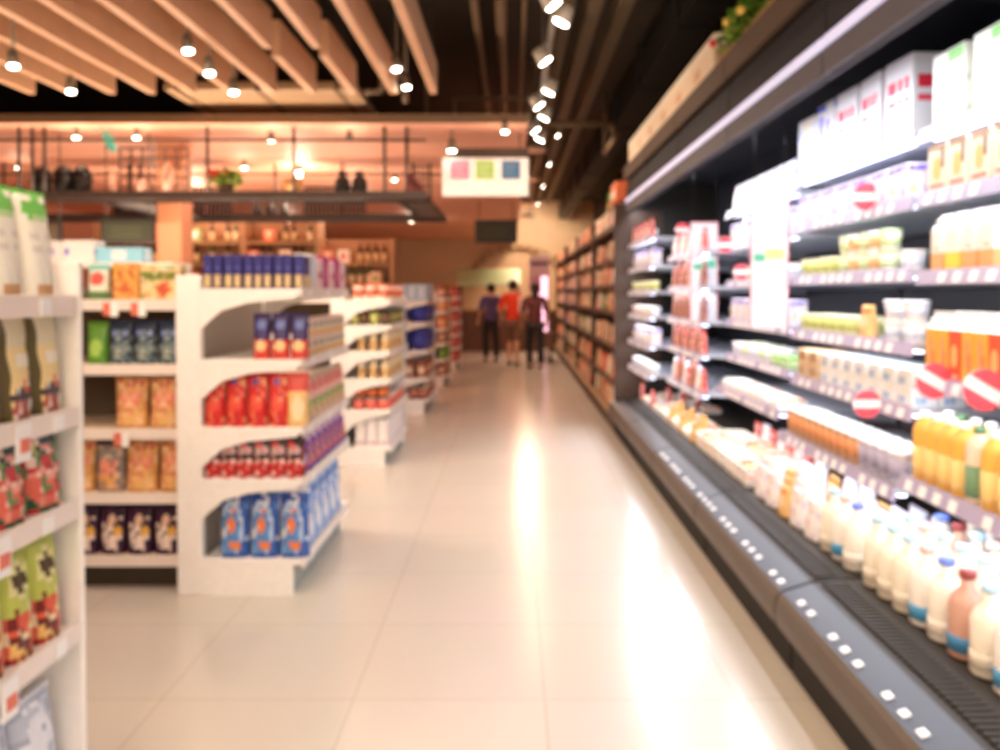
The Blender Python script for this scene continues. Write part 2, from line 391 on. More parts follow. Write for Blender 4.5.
# ==================================================================== GONDOLAS ON THE LEFT
KICK = mat((150, 155, 148), .5, name='grey_kick')
RAILW = mat((240, 228, 220), .35, name='white_rail')
TAGW = mat((250, 248, 246), .4, name='price_card')
TAGR = mat((226, 120, 96), .4, name='red_price_card')
tag_me = MB().box(-.022, .022, -.002, .002, 0, .038, TAGW).mesh('price_tag')
def price_tag(parent, p, rz=0):
    o = bpy.data.objects.new('price_tag', tag_me); COL.objects.link(o); o.parent = parent; o.location = p; o.rotation_euler = (0, 0, rz)
def endcap(Y0, Y1, xb, xf, levels, which, top, near_panel=False, far_panel=True, tagsY=()):
    """display shelves facing the aisle; xb = back x, xf = front x"""
    root = empty('end_display_shelf', (xb, Y0, 0))
    tag(root, f'white end display shelving facing the aisle, {which}', 'display shelf')
    def L(mb, n, par=root): return mb.build(n, par, (-xb, -Y0, 0))
    for y in (Y0, Y1 - .05):
        L(MB().box(xb - .115, xb, y, y + .05, 0, top, WHITE, bev=.006), 'post')
    L(MB().box(xb - .06, xb - .03, Y0 + .05, Y1 - .05, .05, top - .02, mat((196, 186, 172), .5)), 'back_panel')
    mb = MB(); mb.box(xb, xf - .05, Y0, Y0 + .02, 0, levels[0] - .03, WHITE); mb.box(xb, xf - .05, Y1 - .02, Y1, 0, levels[0] - .03, WHITE)
    mb.box(xf - .07, xf - .05, Y0 + .02, Y1 - .02, 0, levels[0] - .03, KICK); L(mb, 'base')
    if far_panel:
        L(MB().box(xb, xf + (.002 if Y0 < 2 else -.02), Y1 + .002, Y1 + .022, 0, top, WHITE, bev=.004), 'side_panel')
    for i, z in enumerate(levels):
        mb = MB(); mb.box(xb, xf - .006, Y0 + .003, Y1 - .003, z - .03, z, WHITE, bev=.004)
        s = L(mb, 'shelf')
        MB().box(xf - .006, xf, Y0, Y1, z - .045, z + .006, RAILW, bev=.002).build('price_rail', s)
        for k in range(3):
            price_tag(s, (xf + .0035, Y0 + .15 + (Y1 - Y0 - .3) * k / 2 + .05 * (i % 2), z - .042), math.pi / 2)
        if i:
            for y in (Y0, Y1 - .012):
                pr = [(xb, z - .03), (xf - .02, z - .03), (xf - .03, z - .045), (xb + .22, z - .065), (xb + .1, z - .1), (xb + .04, z - .15), (xb, z - .19)]
                L(MB().prism(pr, y, y + .01, 'y', WHITE), 'bracket')
    return root
def gondola(Y0, Y1, x0, x1, levels, top, which, dark_gap=True, depth=None):
    """shelving run whose front (at Y0) faces the camera"""
    root = empty('shelving_unit', (x0, Y0, 0)); tag(root, f'long white shelving unit across the store, {which}', 'shelving')
    def L(mb, n, par=root): return mb.build(n, par, (-x0, -Y0, 0))
    yb = (Y0 + Y1) / 2
    L(MB().box(x0, x1, yb - .015, yb + .015, .02, top, mat((96, 82, 64), .6)), 'back_panel')
    n = max(1, int((x1 - x0) / 1.25))
    for k in range(n + 1):
        x = x0 + (x1 - x0 - .04) * k / n
        L(MB().box(x, x + .04, yb - .045, yb - .015, 0, top, WHITE), 'post')
    L(MB().box(x0, x1, Y0 + .08, Y1 - .08, 0, levels[0] - .06, mat((70, 60, 46), .7)), 'base')
    for z in levels:
        for (a, b) in ((Y0, yb - .05), (yb + .05, Y1)):
            s = L(MB().box(x0, x1, a, b, z - .028, z, mat((222, 200, 176), .45), bev=.003), 'shelf')
            y = a - .004 if a == Y0 else b + .004
            MB().box(x0, x1, y - .004, y + .004, z - .048, z + .003, RAILW).build('price_rail', s)
    return root

L2 = [.167, .54, .78, 1.093, 1.42]
endcap(3.91, 5.03, -1.435, -.965, L2, 'with blue bags at the bottom', 1.483, far_panel=False)
G2L = [.165, .461, .763, 1.065, 1.367]
gondola(3.97, 4.97, -4.4, -1.56, G2L, 1.40, 'holding oat bags and purple bags')
L1 = [.18, .575, .885, 1.115, 1.39]
endcap(.95, 2.11, -1.5, -1.078, L1, 'with tall white bags on top', 1.478)
gondola(1.02, 2.0, -4.4, -1.62, G2L, 1.40, 'behind the display of tall white bags')
L3 = [.15, .457, .707, .93, 1.14, 1.34]
endcap(6.85, 7.95, -1.35, -.98, L3, 'with white cups under orange lids on top', 1.38)
gondola(6.9, 7.9, -5.2, -1.47, G2L, 1.38, 'two aisles beyond the blue bags')
L4 = [.17, .42, .66, .88, 1.14, 1.33]
endcap(9.8, 10.9, -1.33, -.97, [.17, .42, .74, 1.06, 1.31], 'with round blue tubs', 1.36)
gondola(9.85, 10.85, -5.2, -1.45, G2L, 1.36, 'joined to the shelves of blue tubs')
endcap(12.6, 13.7, -1.33, -.97, L4, 'with orange and brown packs', 1.40)
endcap(15.3, 16.4, -1.3, -.97, L4, 'with red packs, last along the aisle', 1.42)

# ---- protos for the left
W_ = (246, 240, 234); RED = (214, 40, 40); NAVY = (44, 42, 120); GOLD = (206, 176, 118)
pbox('navygold', 'biscuit_pack', 'biscuit pack', .04, .14, .155, NAVY, [('r', 0, 0, 1, .45, GOLD), ('r', .3, .1, .6, .35, (230, 214, 170)), ('r', .2, .6, .8, .7, (90, 90, 170))], side=NAVY)
pbox('whiteblue', 'biscuit_pack', 'biscuit pack', .12, .08, .17, W_, [('r', .4, .2, .7, 1, (110, 178, 226)), ('r', 0, 0, 1, .2, (230, 214, 200))], side=W_)
pbox('magenta', 'biscuit_pack', 'biscuit pack', .12, .08, .17, (176, 40, 112), [('e', .5, .5, .25, .3, (220, 120, 160))], side=(176, 40, 112))
pbox('palepink', 'biscuit_pack', 'biscuit pack', .12, .08, .15, (240, 214, 220), [('r', .2, .3, .8, .6, (200, 90, 130))], side=(240, 214, 220))
pbag('purplered', 'crisp_bag', 'crisp bag', .082, .07, .215, (52, 36, 96), [('r', 0, 0, 1, .45, (212, 62, 48)), ('e', .5, .3, .32, .13, (240, 206, 150)), ('e', .5, .78, .25, .12, (96, 112, 176))])
pbag('redbag', 'snack_bag', 'snack bag', .1, .075, .25, RED, [('e', .5, .45, .3, .2, (232, 84, 66)), ('r', .0, .0, .14, 1, (170, 24, 26)), ('r', .3, .82, .7, .93, (76, 80, 160)), ('n', 0, 0, 1, 1, [(236, 110, 90), (160, 20, 30), (228, 170, 120)], 2, .25)])
pbag('yellowred', 'snack_bag', 'snack bag', .1, .075, .25, (236, 196, 128), [('r', 0, .7, 1, 1, (222, 80, 70)), ('e', .5, .35, .3, .25, (244, 222, 180))])
pbag('darkred', 'sweets_bag', 'sweets bag', .085, .07, .19, (66, 34, 44), [('r', 0, 0, 1, .45, (204, 44, 42)), ('r', .2, .62, .8, .72, (210, 180, 180)), ('e', .3, .85, .2, .08, (220, 80, 80)), ('t', .1, .3, .9, .5, (240, 200, 190)), ('n', 0, 0, 1, 1, [(30, 20, 26), (230, 200, 196), (226, 70, 60)], 7, .35)])
pbag('bluebag', 'cereal_bag', 'cereal bag', .138, .08, .315, (52, 98, 178), [('e', .42, .45, .42, .42, (196, 214, 236)), ('e', .4, .42, .34, .36, (86, 140, 204)), ('e', .42, .5, .2, .1, (240, 132, 62)), ('e', .55, .2, .2, .08, (232, 132, 72)), ('e', .45, .72, .14, .06, (226, 110, 70)), ('r', .1, .86, .9, .94, (30, 62, 150)), ('n', 0, 0, 1, 1, [(120, 170, 226), (40, 76, 160), (236, 236, 240)], 3, .22)])
pbag('lightblue', 'cereal_bag', 'cereal bag', .16, .08, .315, (150, 184, 230), [('e', .5, .45, .36, .3, (240, 240, 246)), ('e', .5, .5, .2, .1, (240, 190, 160)), ('r', .1, .8, .9, .9, (84, 116, 196)), ('n', 0, 0, 1, 1, [(236, 240, 250), (110, 146, 214)], 5, .3)])
pbag('violetorange', 'snack_bag', 'snack bag', .12, .07, .2, (88, 68, 180), [('e', .5, .4, .33, .24, (240, 150, 90)), ('r', .1, .75, .9, .88, (236, 226, 240)), ('n', 0, 0, 1, 1, [(240, 226, 236), (60, 44, 150), (236, 120, 80)], 6, .35)])
pbag('pinkgreen', 'snack_bag', 'snack bag', .12, .07, .22, (244, 200, 186), [('e', .5, .35, .33, .2, (180, 200, 120)), ('r', .1, .65, .9, .85, (226, 110, 110)), ('n', 0, 0, 1, 1, [(250, 236, 226), (226, 90, 90), (120, 160, 90), (240, 200, 120)], 4, .4)])
pbox('smallmix', 'tea_box', 'tea box', .11, .07, .09, (240, 226, 206), [('r', 0, 0, 1, .3, (232, 190, 90)), ('r', .2, .5, .8, .8, (96, 120, 96))], side=(236, 196, 186))
# EC2 products
row('navygold', (-1.405, 4.0, 1.42), (.0465, 0, 0), 10, 'cam', 'slim navy and gold biscuit pack', 'from the white post on the top shelf', 'navy and gold packs on the top shelf', jit=.02)
row(['whiteblue', 'palepink', 'magenta', 'palepink', 'magenta', 'palepink'], (-1.02, 4.19, 1.42), (0, .148, 0), 6, 'aisle_from_left', ['white and blue biscuit pack', 'pale pink biscuit pack', 'magenta biscuit pack', 'pale pink biscuit pack', 'magenta biscuit pack', 'pale pink biscuit pack'], 'facing the aisle beside the navy packs', 'biscuit packs facing the aisle')
row('purplered', (-1.165, 3.965, 1.093), (.088, 0, 0), 3, 'cam', 'purple and red crisp bag', 'on the half-empty second shelf', 'purple and red crisp bags')
row('smallmix', (-1.02, 4.12, 1.093), (0, .135, 0), 7, 'aisle_from_left', 'small tea box', 'under the magenta packs, lower layer', 'tea boxes facing the aisle')
row('smallmix', (-1.02, 4.12, 1.186), (0, .135, 0), 7, 'aisle_from_left', 'small tea box', 'under the magenta packs, upper layer', 'tea boxes facing the aisle')
row('redbag', (-1.385, 3.965, .78), (.098, 0, 0), 4, 'cam', 'bright red snack bag', 'from the white post on the middle shelf', 'red snack bags on the middle shelf', jit=.04)
put('yellowred', (-1.0, 3.965, .78), .15, 'yellow and red snack bag at the corner of the middle shelf', 'snack bags on the middle shelf')
row('pinkgreen', (-1.015, 4.16, .78), (0, .132, 0), 7, 'aisle_from_left', 'pink and green snack bag', 'facing the aisle on the middle shelf', 'pink snack bags facing the aisle')
row('darkred', (-1.39, 3.96, .54), (.076, 0, 0), 6, 'cam', 'dark red sweets bag', 'from the post, above the blue bags', 'dark red sweets bags', jit=.05)
row('darkred', (-1.35, 4.06, .54), (.08, 0, 0), 5, 'cam', 'dark red sweets bag', 'in the back row above the blue bags', 'dark red sweets bags', jit=.05)
row('violetorange', (-1.015, 4.16, .54), (0, .132, 0), 7, 'aisle_from_left', 'violet and orange snack bag', 'facing the aisle above the pale blue bags', 'violet snack bags facing the aisle')
row('bluebag', (-1.3, 3.975, .167), (.14, 0, 0), 3, 'cam', 'large blue cereal bag', 'from the post on the bottom end shelf', 'blue cereal bags')
row('lightblue', (-1.02, 4.15, .167), (0, .17, 0), 5, 'aisle_from_left', 'pale blue cereal bag', 'facing the aisle on the bottom end shelf', 'pale blue cereal bags')

# ---- G2 face towards camera
OAT = (214, 158, 96)
pbag('oat', 'oat_bag', 'oat bag', .155, .09, .24, OAT, [('e', .5, .62, .32, .22, (226, 120, 96)), ('e', .5, .66, .24, .14, (238, 160, 130)), ('r', .1, .88, .9, 1, (190, 60, 50)), ('r', .1, .08, .9, .3, (230, 186, 120)), ('n', 0, 0, 1, 1, [(240, 196, 150), (226, 140, 110), (236, 180, 110)], 4, .4)])
pbag('oatgrey', 'oat_bag', 'oat bag', .14, .09, .22, (150, 140, 136), [('e', .5, .55, .36, .26, (236, 150, 124)), ('r', .2, .05, .8, .35, (226, 164, 96)), ('n', 0, 0, 1, 1, [(220, 190, 160), (120, 116, 120)], 6, .3)])
pbag('darkblue', 'coffee_bag', 'coffee bag', .112, .08, .205, (38, 56, 84), [('r', .15, .1, .85, .5, (110, 128, 124)), ('t', .15, .6, .85, .8, (120, 140, 190)), ('r', .3, .15, .7, .35, (170, 176, 160)), ('n', 0, 0, 1, 1, [(76, 96, 120), (30, 40, 60), (130, 146, 140)], 8, .4)])
pbag('greenbag', 'coffee_bag', 'coffee bag', .1, .08, .2, (96, 150, 52), [('e', .5, .4, .3, .2, (160, 200, 90))])
pbag('catfood', 'pet_food_bag', 'pet food bag', .122, .08, .225, (60, 26, 62), [('e', .5, .38, .34, .26, (244, 226, 214)), ('e', .5, .75, .18, .16, (236, 196, 170)), ('e', .75, .5, .14, .1, (232, 176, 70)), ('n', 0, 0, 1, 1, [(90, 40, 100), (236, 210, 200), (40, 20, 40)], 9, .25)])
pbox('orangebox', 'cracker_box', 'cracker box', .12, .08, .172, (232, 164, 76), [('t', .1, .55, .9, .85, (196, 110, 50)), ('e', .5, .3, .3, .16, (216, 120, 60)), ('n', 0, 0, 1, 1, [(240, 190, 120), (206, 110, 60)], 3, .4)], side=(232, 164, 76))
pbox('greenbox', 'cracker_box', 'cracker box', .185, .09, .165, (240, 206, 148), [('r', 0, .6, 1, .85, (116, 132, 52)), ('e', .6, .3, .2, .2, (206, 92, 56)), ('r', .6, .88, 1, 1, (110, 206, 206)), ('n', 0, 0, 1, 1, [(226, 150, 110), (246, 226, 190), (150, 160, 90)], 3, .3)], side=(240, 206, 148))
pbag('whitegreen', 'soup_pack', 'soup pack', .1, .07, .17, (222, 228, 208), [('r', 0, 0, 1, .25, (96, 136, 80)), ('e', .5, .62, .35, .2, (220, 92, 84)), ('r', 0, .85, 1, 1, (130, 196, 190))])
pbox('bluewide', 'tissue_pack', 'tissue pack', .23, .12, .075, (150, 212, 236), [('r', .3, .2, .7, .9, (240, 240, 246))], side=(150, 212, 236))
pbox('whitewide', 'tissue_pack', 'tissue pack', .15, .12, .11, (238, 232, 230), [('r', .0, .3, .2, .7, (120, 130, 210))], side=(238, 232, 230))
wh = 'on the top shelf left of the white post'
put('whitegreen', (-1.95, 4.02, 1.367), 0, 'white soup pack with green base on the long rack top shelf', 'packs on the long rack top shelf')
put('orangebox', (-1.815, 4.03, 1.367), 0, 'orange cracker box between a soup pack and a tan box', 'packs on the long rack top shelf')
put('greenbox', (-1.655, 4.04, 1.367), 0, 'tan and green cracker box beside the white post', 'packs on the long rack top shelf')
put('whitegreen', (-2.08, 4.02, 1.367), 0, 'white soup pack half behind the tall end panel', 'packs on the long rack top shelf')
put('whitewide', (-2.2, 4.3, 1.405), 0, 'white tissue pack on the ridge of the long rack', 'tissue packs on the ridge').location.y = 4.25
put('darkblue', (-1.62, 4.03, 1.065), 0, 'dark blue coffee bag closest to the white post', 'dark blue coffee bags')
put('darkblue', (-1.735, 4.03, 1.065), 0, 'dark blue coffee bag in the middle of three', 'dark blue coffee bags')
put('darkblue', (-1.85, 4.03, 1.065), 0, 'dark blue coffee bag beside the green bag', 'dark blue coffee bags')
put('greenbag', (-1.96, 4.03, 1.065), 0, 'small bright green coffee bag beside dark blue bags', 'coffee bags')
row('oat', (-1.645, 4.04, .763), (-.162, 0, 0), 2, 'cam', 'tan oat bag with red print', 'from the post on the half-empty shelf', 'oat bags on the middle shelf')
put('oat', (-1.60, 4.04, .461), 0, 'tan oat bag touching the white post on the fourth shelf', 'oat bags on the fourth shelf')
put('oat', (-1.76, 4.04, .461), 0, 'tan oat bag between the grey pack and the post bag', 'oat bags on the fourth shelf')
put('oatgrey', (-1.91, 4.04, .461), 0, 'grey oat bag with pink disc on the fourth shelf', 'oat bags on the fourth shelf')
put('oat', (-2.06, 4.04, .461), 0, 'tan oat bag half hidden behind the tall end panel', 'oat bags on the fourth shelf')
row('catfood', (-1.64, 4.03, .165), (-.128, 0, 0), 4, 'cam', 'purple pet food bag', 'from the post on the bottom shelf', 'purple pet food bags')
for (x, z, c) in ((100, 1.325, 0), (128, 1.325, 0), (110, .717, 0)):
    r = empty('shelf_card', (px(x + 10, 3.95), 3.955, z)); MB().box(-.035, .0, -.003, 0, -.03, .03, TAGR).build('red_card', r); MB().box(0.0, .035, -.003, 0, -.035, .032, TAGW).build('white_card', r)
    tag(r, f'red and white price card on the long rack rail, {ORD[x // 14 - 5]} spot', 'price card', 'double price cards')
# light blue packs peeking over ridge sit on a riser deck
m = MB(); m.box(-2.9, -1.66, 4.16, 4.4, 1.53, 1.55, WHITE); m.box(-2.9, -2.88, 4.16, 4.4, 1.367, 1.53, WHITE); m.box(-1.68, -1.66, 4.16, 4.4, 1.367, 1.53, WHITE)
tag(m.build('shelf_riser'), 'thin white riser board behind the cracker boxes', 'shelf riser')
put('bluewide', (-1.95, 4.28, 1.55), 0, 'long pale blue tissue pack above the cracker boxes', 'tissue packs above the crackers')
for o in list(bpy.data.objects):
    if o.get('label', '').startswith('white tissue pack on the ridge'):
        o.location = (-2.15, 4.28, 1.55); o['label'] = 'white tissue pack beside the long pale blue one'
put('whitewide', (-2.36, 4.28, 1.55), 0, 'white and lilac tissue pack half behind the tall bags', 'tissue packs above the crackers')

# ---- EC1 (nearest) products
pbag('tallwhite', 'rice_bag', 'rice bag', .125, .09, .25, (244, 240, 226), [('e', .5, .86, .45, .12, (120, 204, 92)), ('r', .35, .72, .65, .8, (190, 220, 160)), ('e', .5, .06, .3, .08, (206, 160, 110)), ('t', .2, .35, .8, .6, (226, 214, 206))])
pbag('creamtall', 'pasta_bag', 'pasta bag', .115, .07, .25, (240, 214, 150), [('r', 0, .7, 1, 1, (226, 214, 176)), ('r', .0, .0, .14, 1, (96, 84, 44)), ('e', .55, .22, .35, .12, (70, 62, 66)), ('e', .5, .08, .3, .08, (176, 96, 80)), ('e', .7, .3, .12, .06, (230, 130, 70)), ('r', .3, .5, .8, .6, (250, 240, 220)), ('n', .15, 0, 1, .4, [(250, 244, 236), (60, 50, 56), (190, 90, 70)], 5, .35)])
pbag('redfront', 'pasta_bag', 'pasta bag', .115, .07, .25, (206, 52, 56), [('e', .5, .4, .3, .2, (240, 190, 120))])
pbag('greensalmon', 'frozen_bag', 'food bag', .14, .09, .2, (40, 88, 56), [('e', .45, .35, .42, .3, (232, 110, 92)), ('e', .6, .5, .2, .14, (246, 170, 150)), ('r', .1, .75, .9, .95, (30, 46, 40)), ('r', .1, .6, .3, .9, (198, 190, 80)), ('r', .65, .05, .95, .3, (210, 60, 60)), ('n', 0, 0, 1, 1, [(24, 60, 38), (240, 150, 130), (206, 48, 48), (90, 140, 80), (250, 214, 196)], 1, .45)])
pbag('limered', 'noodle_pack', 'noodle pack', .108, .07, .25, (196, 204, 96), [('e', .5, .75, .36, .16, (232, 226, 160)), ('e', .5, .75, .24, .1, (80, 60, 30)), ('r', 0, 0, 1, .42, (190, 58, 44)), ('e', .4, .2, .3, .14, (110, 30, 24)), ('e', .6, .3, .2, .1, (232, 140, 96)), ('e', .3, .08, .14, .05, (240, 200, 120)), ('n', 0, 0, 1, .5, [(240, 190, 110), (120, 30, 24), (226, 96, 66), (246, 226, 180)], 3, .5)])
pbag('grey', 'rice_bag', 'rice bag', .17, .1, .27, (196, 202, 216), [('e', .5, .7, .3, .18, (232, 234, 242)), ('t', .1, .15, .9, .4, (228, 160, 176)), ('r', .3, .05, .7, .12, (120, 140, 210)), ('n', 0, 0, 1, 1, [(226, 230, 240), (170, 178, 196), (240, 240, 246)], 2, .5)])
fx = -1.082
row('tallwhite', (fx - .055, 2.0, 1.39), (0, -.135, 0), 6, 'aisle_from_left', 'tall white rice bag with green top', 'from the end panel on the top shelf', 'tall white bags')
row(['creamtall', 'creamtall', 'redfront', 'creamtall'], (fx - .05, 2.03, 1.115), (0, -.125, 0), 6, 'aisle_from_left', ['cream pasta bag', 'cream pasta bag', 'red pasta bag', 'cream pasta bag'], 'from the end panel, below the tall bags', 'pasta bags')
row('greensalmon', (fx - .06, 2.02, .885), (0, -.146, 0), 6, 'aisle_from_left', 'green and salmon-pink food bag', 'from the end panel on the middle shelf', 'green and salmon food bags', jit=.05)
row('limered', (fx - .05, 2.02, .575), (0, -.114, 0), 7, 'aisle_from_left', 'lime and red noodle pack', 'from the end panel on the fourth shelf', 'lime and red noodle packs', jit=.04)
row('grey', (fx - .065, 1.99, .18), (0, -.178, 0), 5, 'aisle_from_left', 'pale grey rice bag', 'from the end panel on the bottom shelf', 'pale grey rice bags')
for i, (Y, z) in enumerate([(1.78, .84), (1.8, .53), (1.86, 1.07)]):
    r = empty('shelf_card', (fx + .008, Y, z)); MB().box(0, .003, -.03, .03, -.04, .045, TAGW, bev=.001).build('white_card', r); MB().box(.0035, .006, -.015, .02, -.02, .01, TAGR).build('red_patch', r)
    tag(r, f'white price card on the rail below the {["green salmon bags", "lime noodle packs", "cream pasta bags"][i]}', 'price card')
# ---- EC3
ptub('cup', 'noodle_cup', 'noodle cup', .045, .13, (250, 236, 222), (236, 110, 76), (226, 120, 90))
ptub('greenjar', 'pickle_jar', 'jar', .036, .12, (150, 160, 70), (60, 40, 24), (212, 214, 130), taper=.98)
ptub('darkjar', 'pickle_jar', 'jar', .036, .12, (56, 38, 24), (40, 26, 18), (120, 90, 60), taper=.98)
pbottle('creambottle', 'sauce_bottle', 'sauce bottle', .032, .165, (240, 220, 180), (196, 140, 80), (214, 170, 110))
ptub('redtin', 'food_tin', 'tin', .045, .085, (224, 60, 56), (240, 220, 210), (240, 130, 110), taper=1)
ptub('darktin', 'food_tin', 'tin', .045, .1, (70, 46, 26), (236, 130, 80), (230, 120, 60), taper=1)
pbox('whitetall', 'milk_powder_box', 'box', .085, .08, .22, (250, 244, 242), [('r', .2, .08, .8, .2, (190, 130, 170)), ('r', .9, 0, 1, 1, (150, 130, 150))], side=(250, 244, 242))
E3 = 'on the display of cups'
def ec(cfg, Y0, xb, xf, levels, which, gap=1.08):
    for li, (key, cat, n, m_, desc) in enumerate(cfg):
        key2 = key if isinstance(key, list) else [key]
        w, d, h = PROTO[key2[0]][4]
        st = max(w, d) * (1.5 if 'bottle' in desc else gap)
        x0 = xf - .02 - w / 2
        row(key2, (x0, Y0 + .03 + d / 2, levels[li]), (-st, 0, 0), n, 'cam', desc, f'from the aisle, {cat} shelf {which}', f'{desc}s {which}', jit=.03)
        row(key2, (x0 + (w - d) / 2, Y0 + .03 + d + w / 2 + .02, levels[li]), (0, st if m_ > 0 else 0, 0), m_, 'aisle_from_left', desc, f'facing aisle, {cat} shelf {which}', f'{desc}s {which}', jit=.03)
ec([('whitetall', 'the bottom', 3, 9, 'tall white box'), ('redtin', 'the second', 3, 9, 'red tin'), ('creambottle', 'the third', 3, 9, 'cream sauce bottle'),
    ('creambottle', 'the fourth', 3, 9, 'cream sauce bottle'), (['darkjar', 'greenjar'], 'the fifth', 4, 11, 'dark or green jar'), ('cup', 'the top', 3, 9, 'white noodle cup with orange lid')], 6.85, -1.35, -.98, L3, 'by the tins')
row('darktin', (-1.05, 6.93, .457 + .088), (-.098, 0, 0), 3, 'cam', 'dark tin stacked on the red tins', 'in from the aisle', 'dark tins stacked on red tins')
# ---- EC4.. far
ptub('bluetub', 'ice_cream_tub', 'tub', .095, .225, (50, 56, 150), (70, 80, 180), (60, 70, 176), taper=.95)
pbox('skybox', 'washing_powder_box', 'box', .11, .09, .19, (176, 206, 234), [('r', .3, .2, .7, .9, (240, 244, 250))], side=(176, 206, 234))
ptub('browntin', 'food_tin', 'tin', .05, .13, (130, 64, 50), (240, 214, 196), (206, 130, 110), taper=1)
pbag('orangebag', 'snack_bag', 'snack bag', .13, .08, .19, (226, 130, 70), [('e', .5, .45, .33, .24, (246, 206, 160))])
pbag('crimson', 'snack_bag', 'snack bag', .13, .08, .2, (190, 56, 56), [('e', .5, .45, .33, .24, (230, 130, 116))])
pbag('brownbag', 'snack_bag', 'snack bag', .13, .08, .2, (150, 82, 60), [('e', .5, .45, .33, .24, (240, 206, 176))])
ec([('browntin', 'the bottom', 2, 8, 'reddish brown tin'), ('brownbag', 'the second', 2, 7, 'brown snack bag'),
    ('bluetub', 'the third', 2, 5, 'round blue tub'), ('bluetub', 'the fourth', 2, 5, 'round blue tub'), ('skybox', 'the top', 3, 7, 'pale blue box')], 9.8, -1.33, -.97, [.17, .42, .74, 1.06, 1.31], 'beyond the cups')
ec([('brownbag', 'the bottom', 1, 7, 'brown snack bag'), ('greenbag', 'the second', 1, 8, 'green bag'), ('brownbag', 'the third', 1, 7, 'brown snack bag'), ('orangebag', 'the fourth', 1, 7, 'orange snack bag'),
    ('orangebag', 'the fifth', 1, 7, 'orange snack bag'), ('brownbag', 'the top', 1, 7, 'brown snack bag')], 12.6, -1.33, -.97, L4, 'on the orange display')
ec([('crimson', 'the %s' % c, 1, 7, 'crimson snack bag') for c in ('bottom', 'second', 'third', 'fourth', 'fifth', 'top')], 15.3, -1.3, -.97, L4, 'on the red display')

for i, (y, x0, x1, z, p) in enumerate([(1.45, -4.2, -1.75, 1.405, 26), (3.5 + 1.15, -4.2, -3.0, 1.405, 16), (7.5, -5.0, -1.6, 1.385, 80), (10.45, -5.0, -1.6, 1.365, 70)]):  # uplight troughs added to brighten soffit and slats from below
    root = empty('added_uplight', ((x0 + x1) / 2, y, z)); w_ = (x1 - x0) / 2
    m = MB(); m.box(-w_, w_, -.06, .06, 0, .015, HEAD); m.box(-w_, w_, -.06, -.05, .015, .07, HEAD); m.box(-w_, w_, .05, .06, .015, .07, HEAD); m.build('housing', root)
    MB().tube((-w_ + .02, 0, .035), (w_ - .02, 0, .035), .014, mat((255, 214, 170), .4, emit=3), 10).build('tube', root)
    tag(root, f'added fill uplight trough on the ridge of the {ORD[i]} shelving run', 'added uplight', 'added uplights on the shelving ridges')
    l = bpy.data.lights.new('added_uplight_fill', 'AREA'); l.shape = 'RECTANGLE'; l.size = x1 - x0 - .1; l.size_y = .09; l.energy = p; l.color = (1, .75, .56)
    o = bpy.data.objects.new('added_uplight_fill', l); COL.objects.link(o); o.location = ((x0 + x1) / 2, y, z + .072); o.rotation_euler = (math.pi, 0, 0)

# ==================================================================== COOLER
SLATE = mat((44, 48, 54), .5, name='slate_interior')
BUMP = mat((86, 74, 62), .5, name='taupe_bumper')
KBL = mat((26, 21, 15), .8, name='black_kick')
SILL = mat((60, 62, 70), .38, .2, name='brushed_sill')
DECK = mat((46, 40, 33), .6, name='dark_deck')
RAILG = mat((176, 168, 196), .3, name='lilac_price_rail')
SHELFW = mat((176, 180, 190), .3, name='grey_shelf')
CAN = mat((24, 24, 34), .7, name='charcoal_canopy')
CANB = mat((86, 68, 52), .7, name='brown_cornice')
GLOWSTRIP = mat((206, 206, 236), .4, emit=.6, name='lilac_light_strip')  # canopy strip given a faint glow of its own, as a light strip
CANF = mat((92, 92, 102), .6, name='grey_canopy_front')
COOLE = mat((226, 234, 255), .4, emit=3, name='cool_strip_glow')
XB = 2.05
BAYS = [(1.62, 3.10), (3.12, 4.48), (4.50, 5.86), (5.88, 7.18), (7.20, 8.50), (.26, 1.60), (-1.10, .24)]  # last two are unseen empty cases added to light the near display
LV = [[.74, 1.10, 1.475, 1.75, 1.98], [.675, .97, 1.21, 1.485, 1.75, 1.99], [.77, .99, 1.22, 1.48, 1.72, 1.95],
      [.70, .97, 1.2, 1.45, 1.7], [.70, .95, 1.2, 1.42, 1.64, 1.88], [.74, 1.10, 1.475, 1.75, 1.98], [.74, 1.10, 1.475, 1.75, 1.98]]
def sfx(z, bi=0): return (1.42 if z < .8 else 1.48) if bi < 3 or bi > 4 else (1.32 if bi == 3 else 1.17)
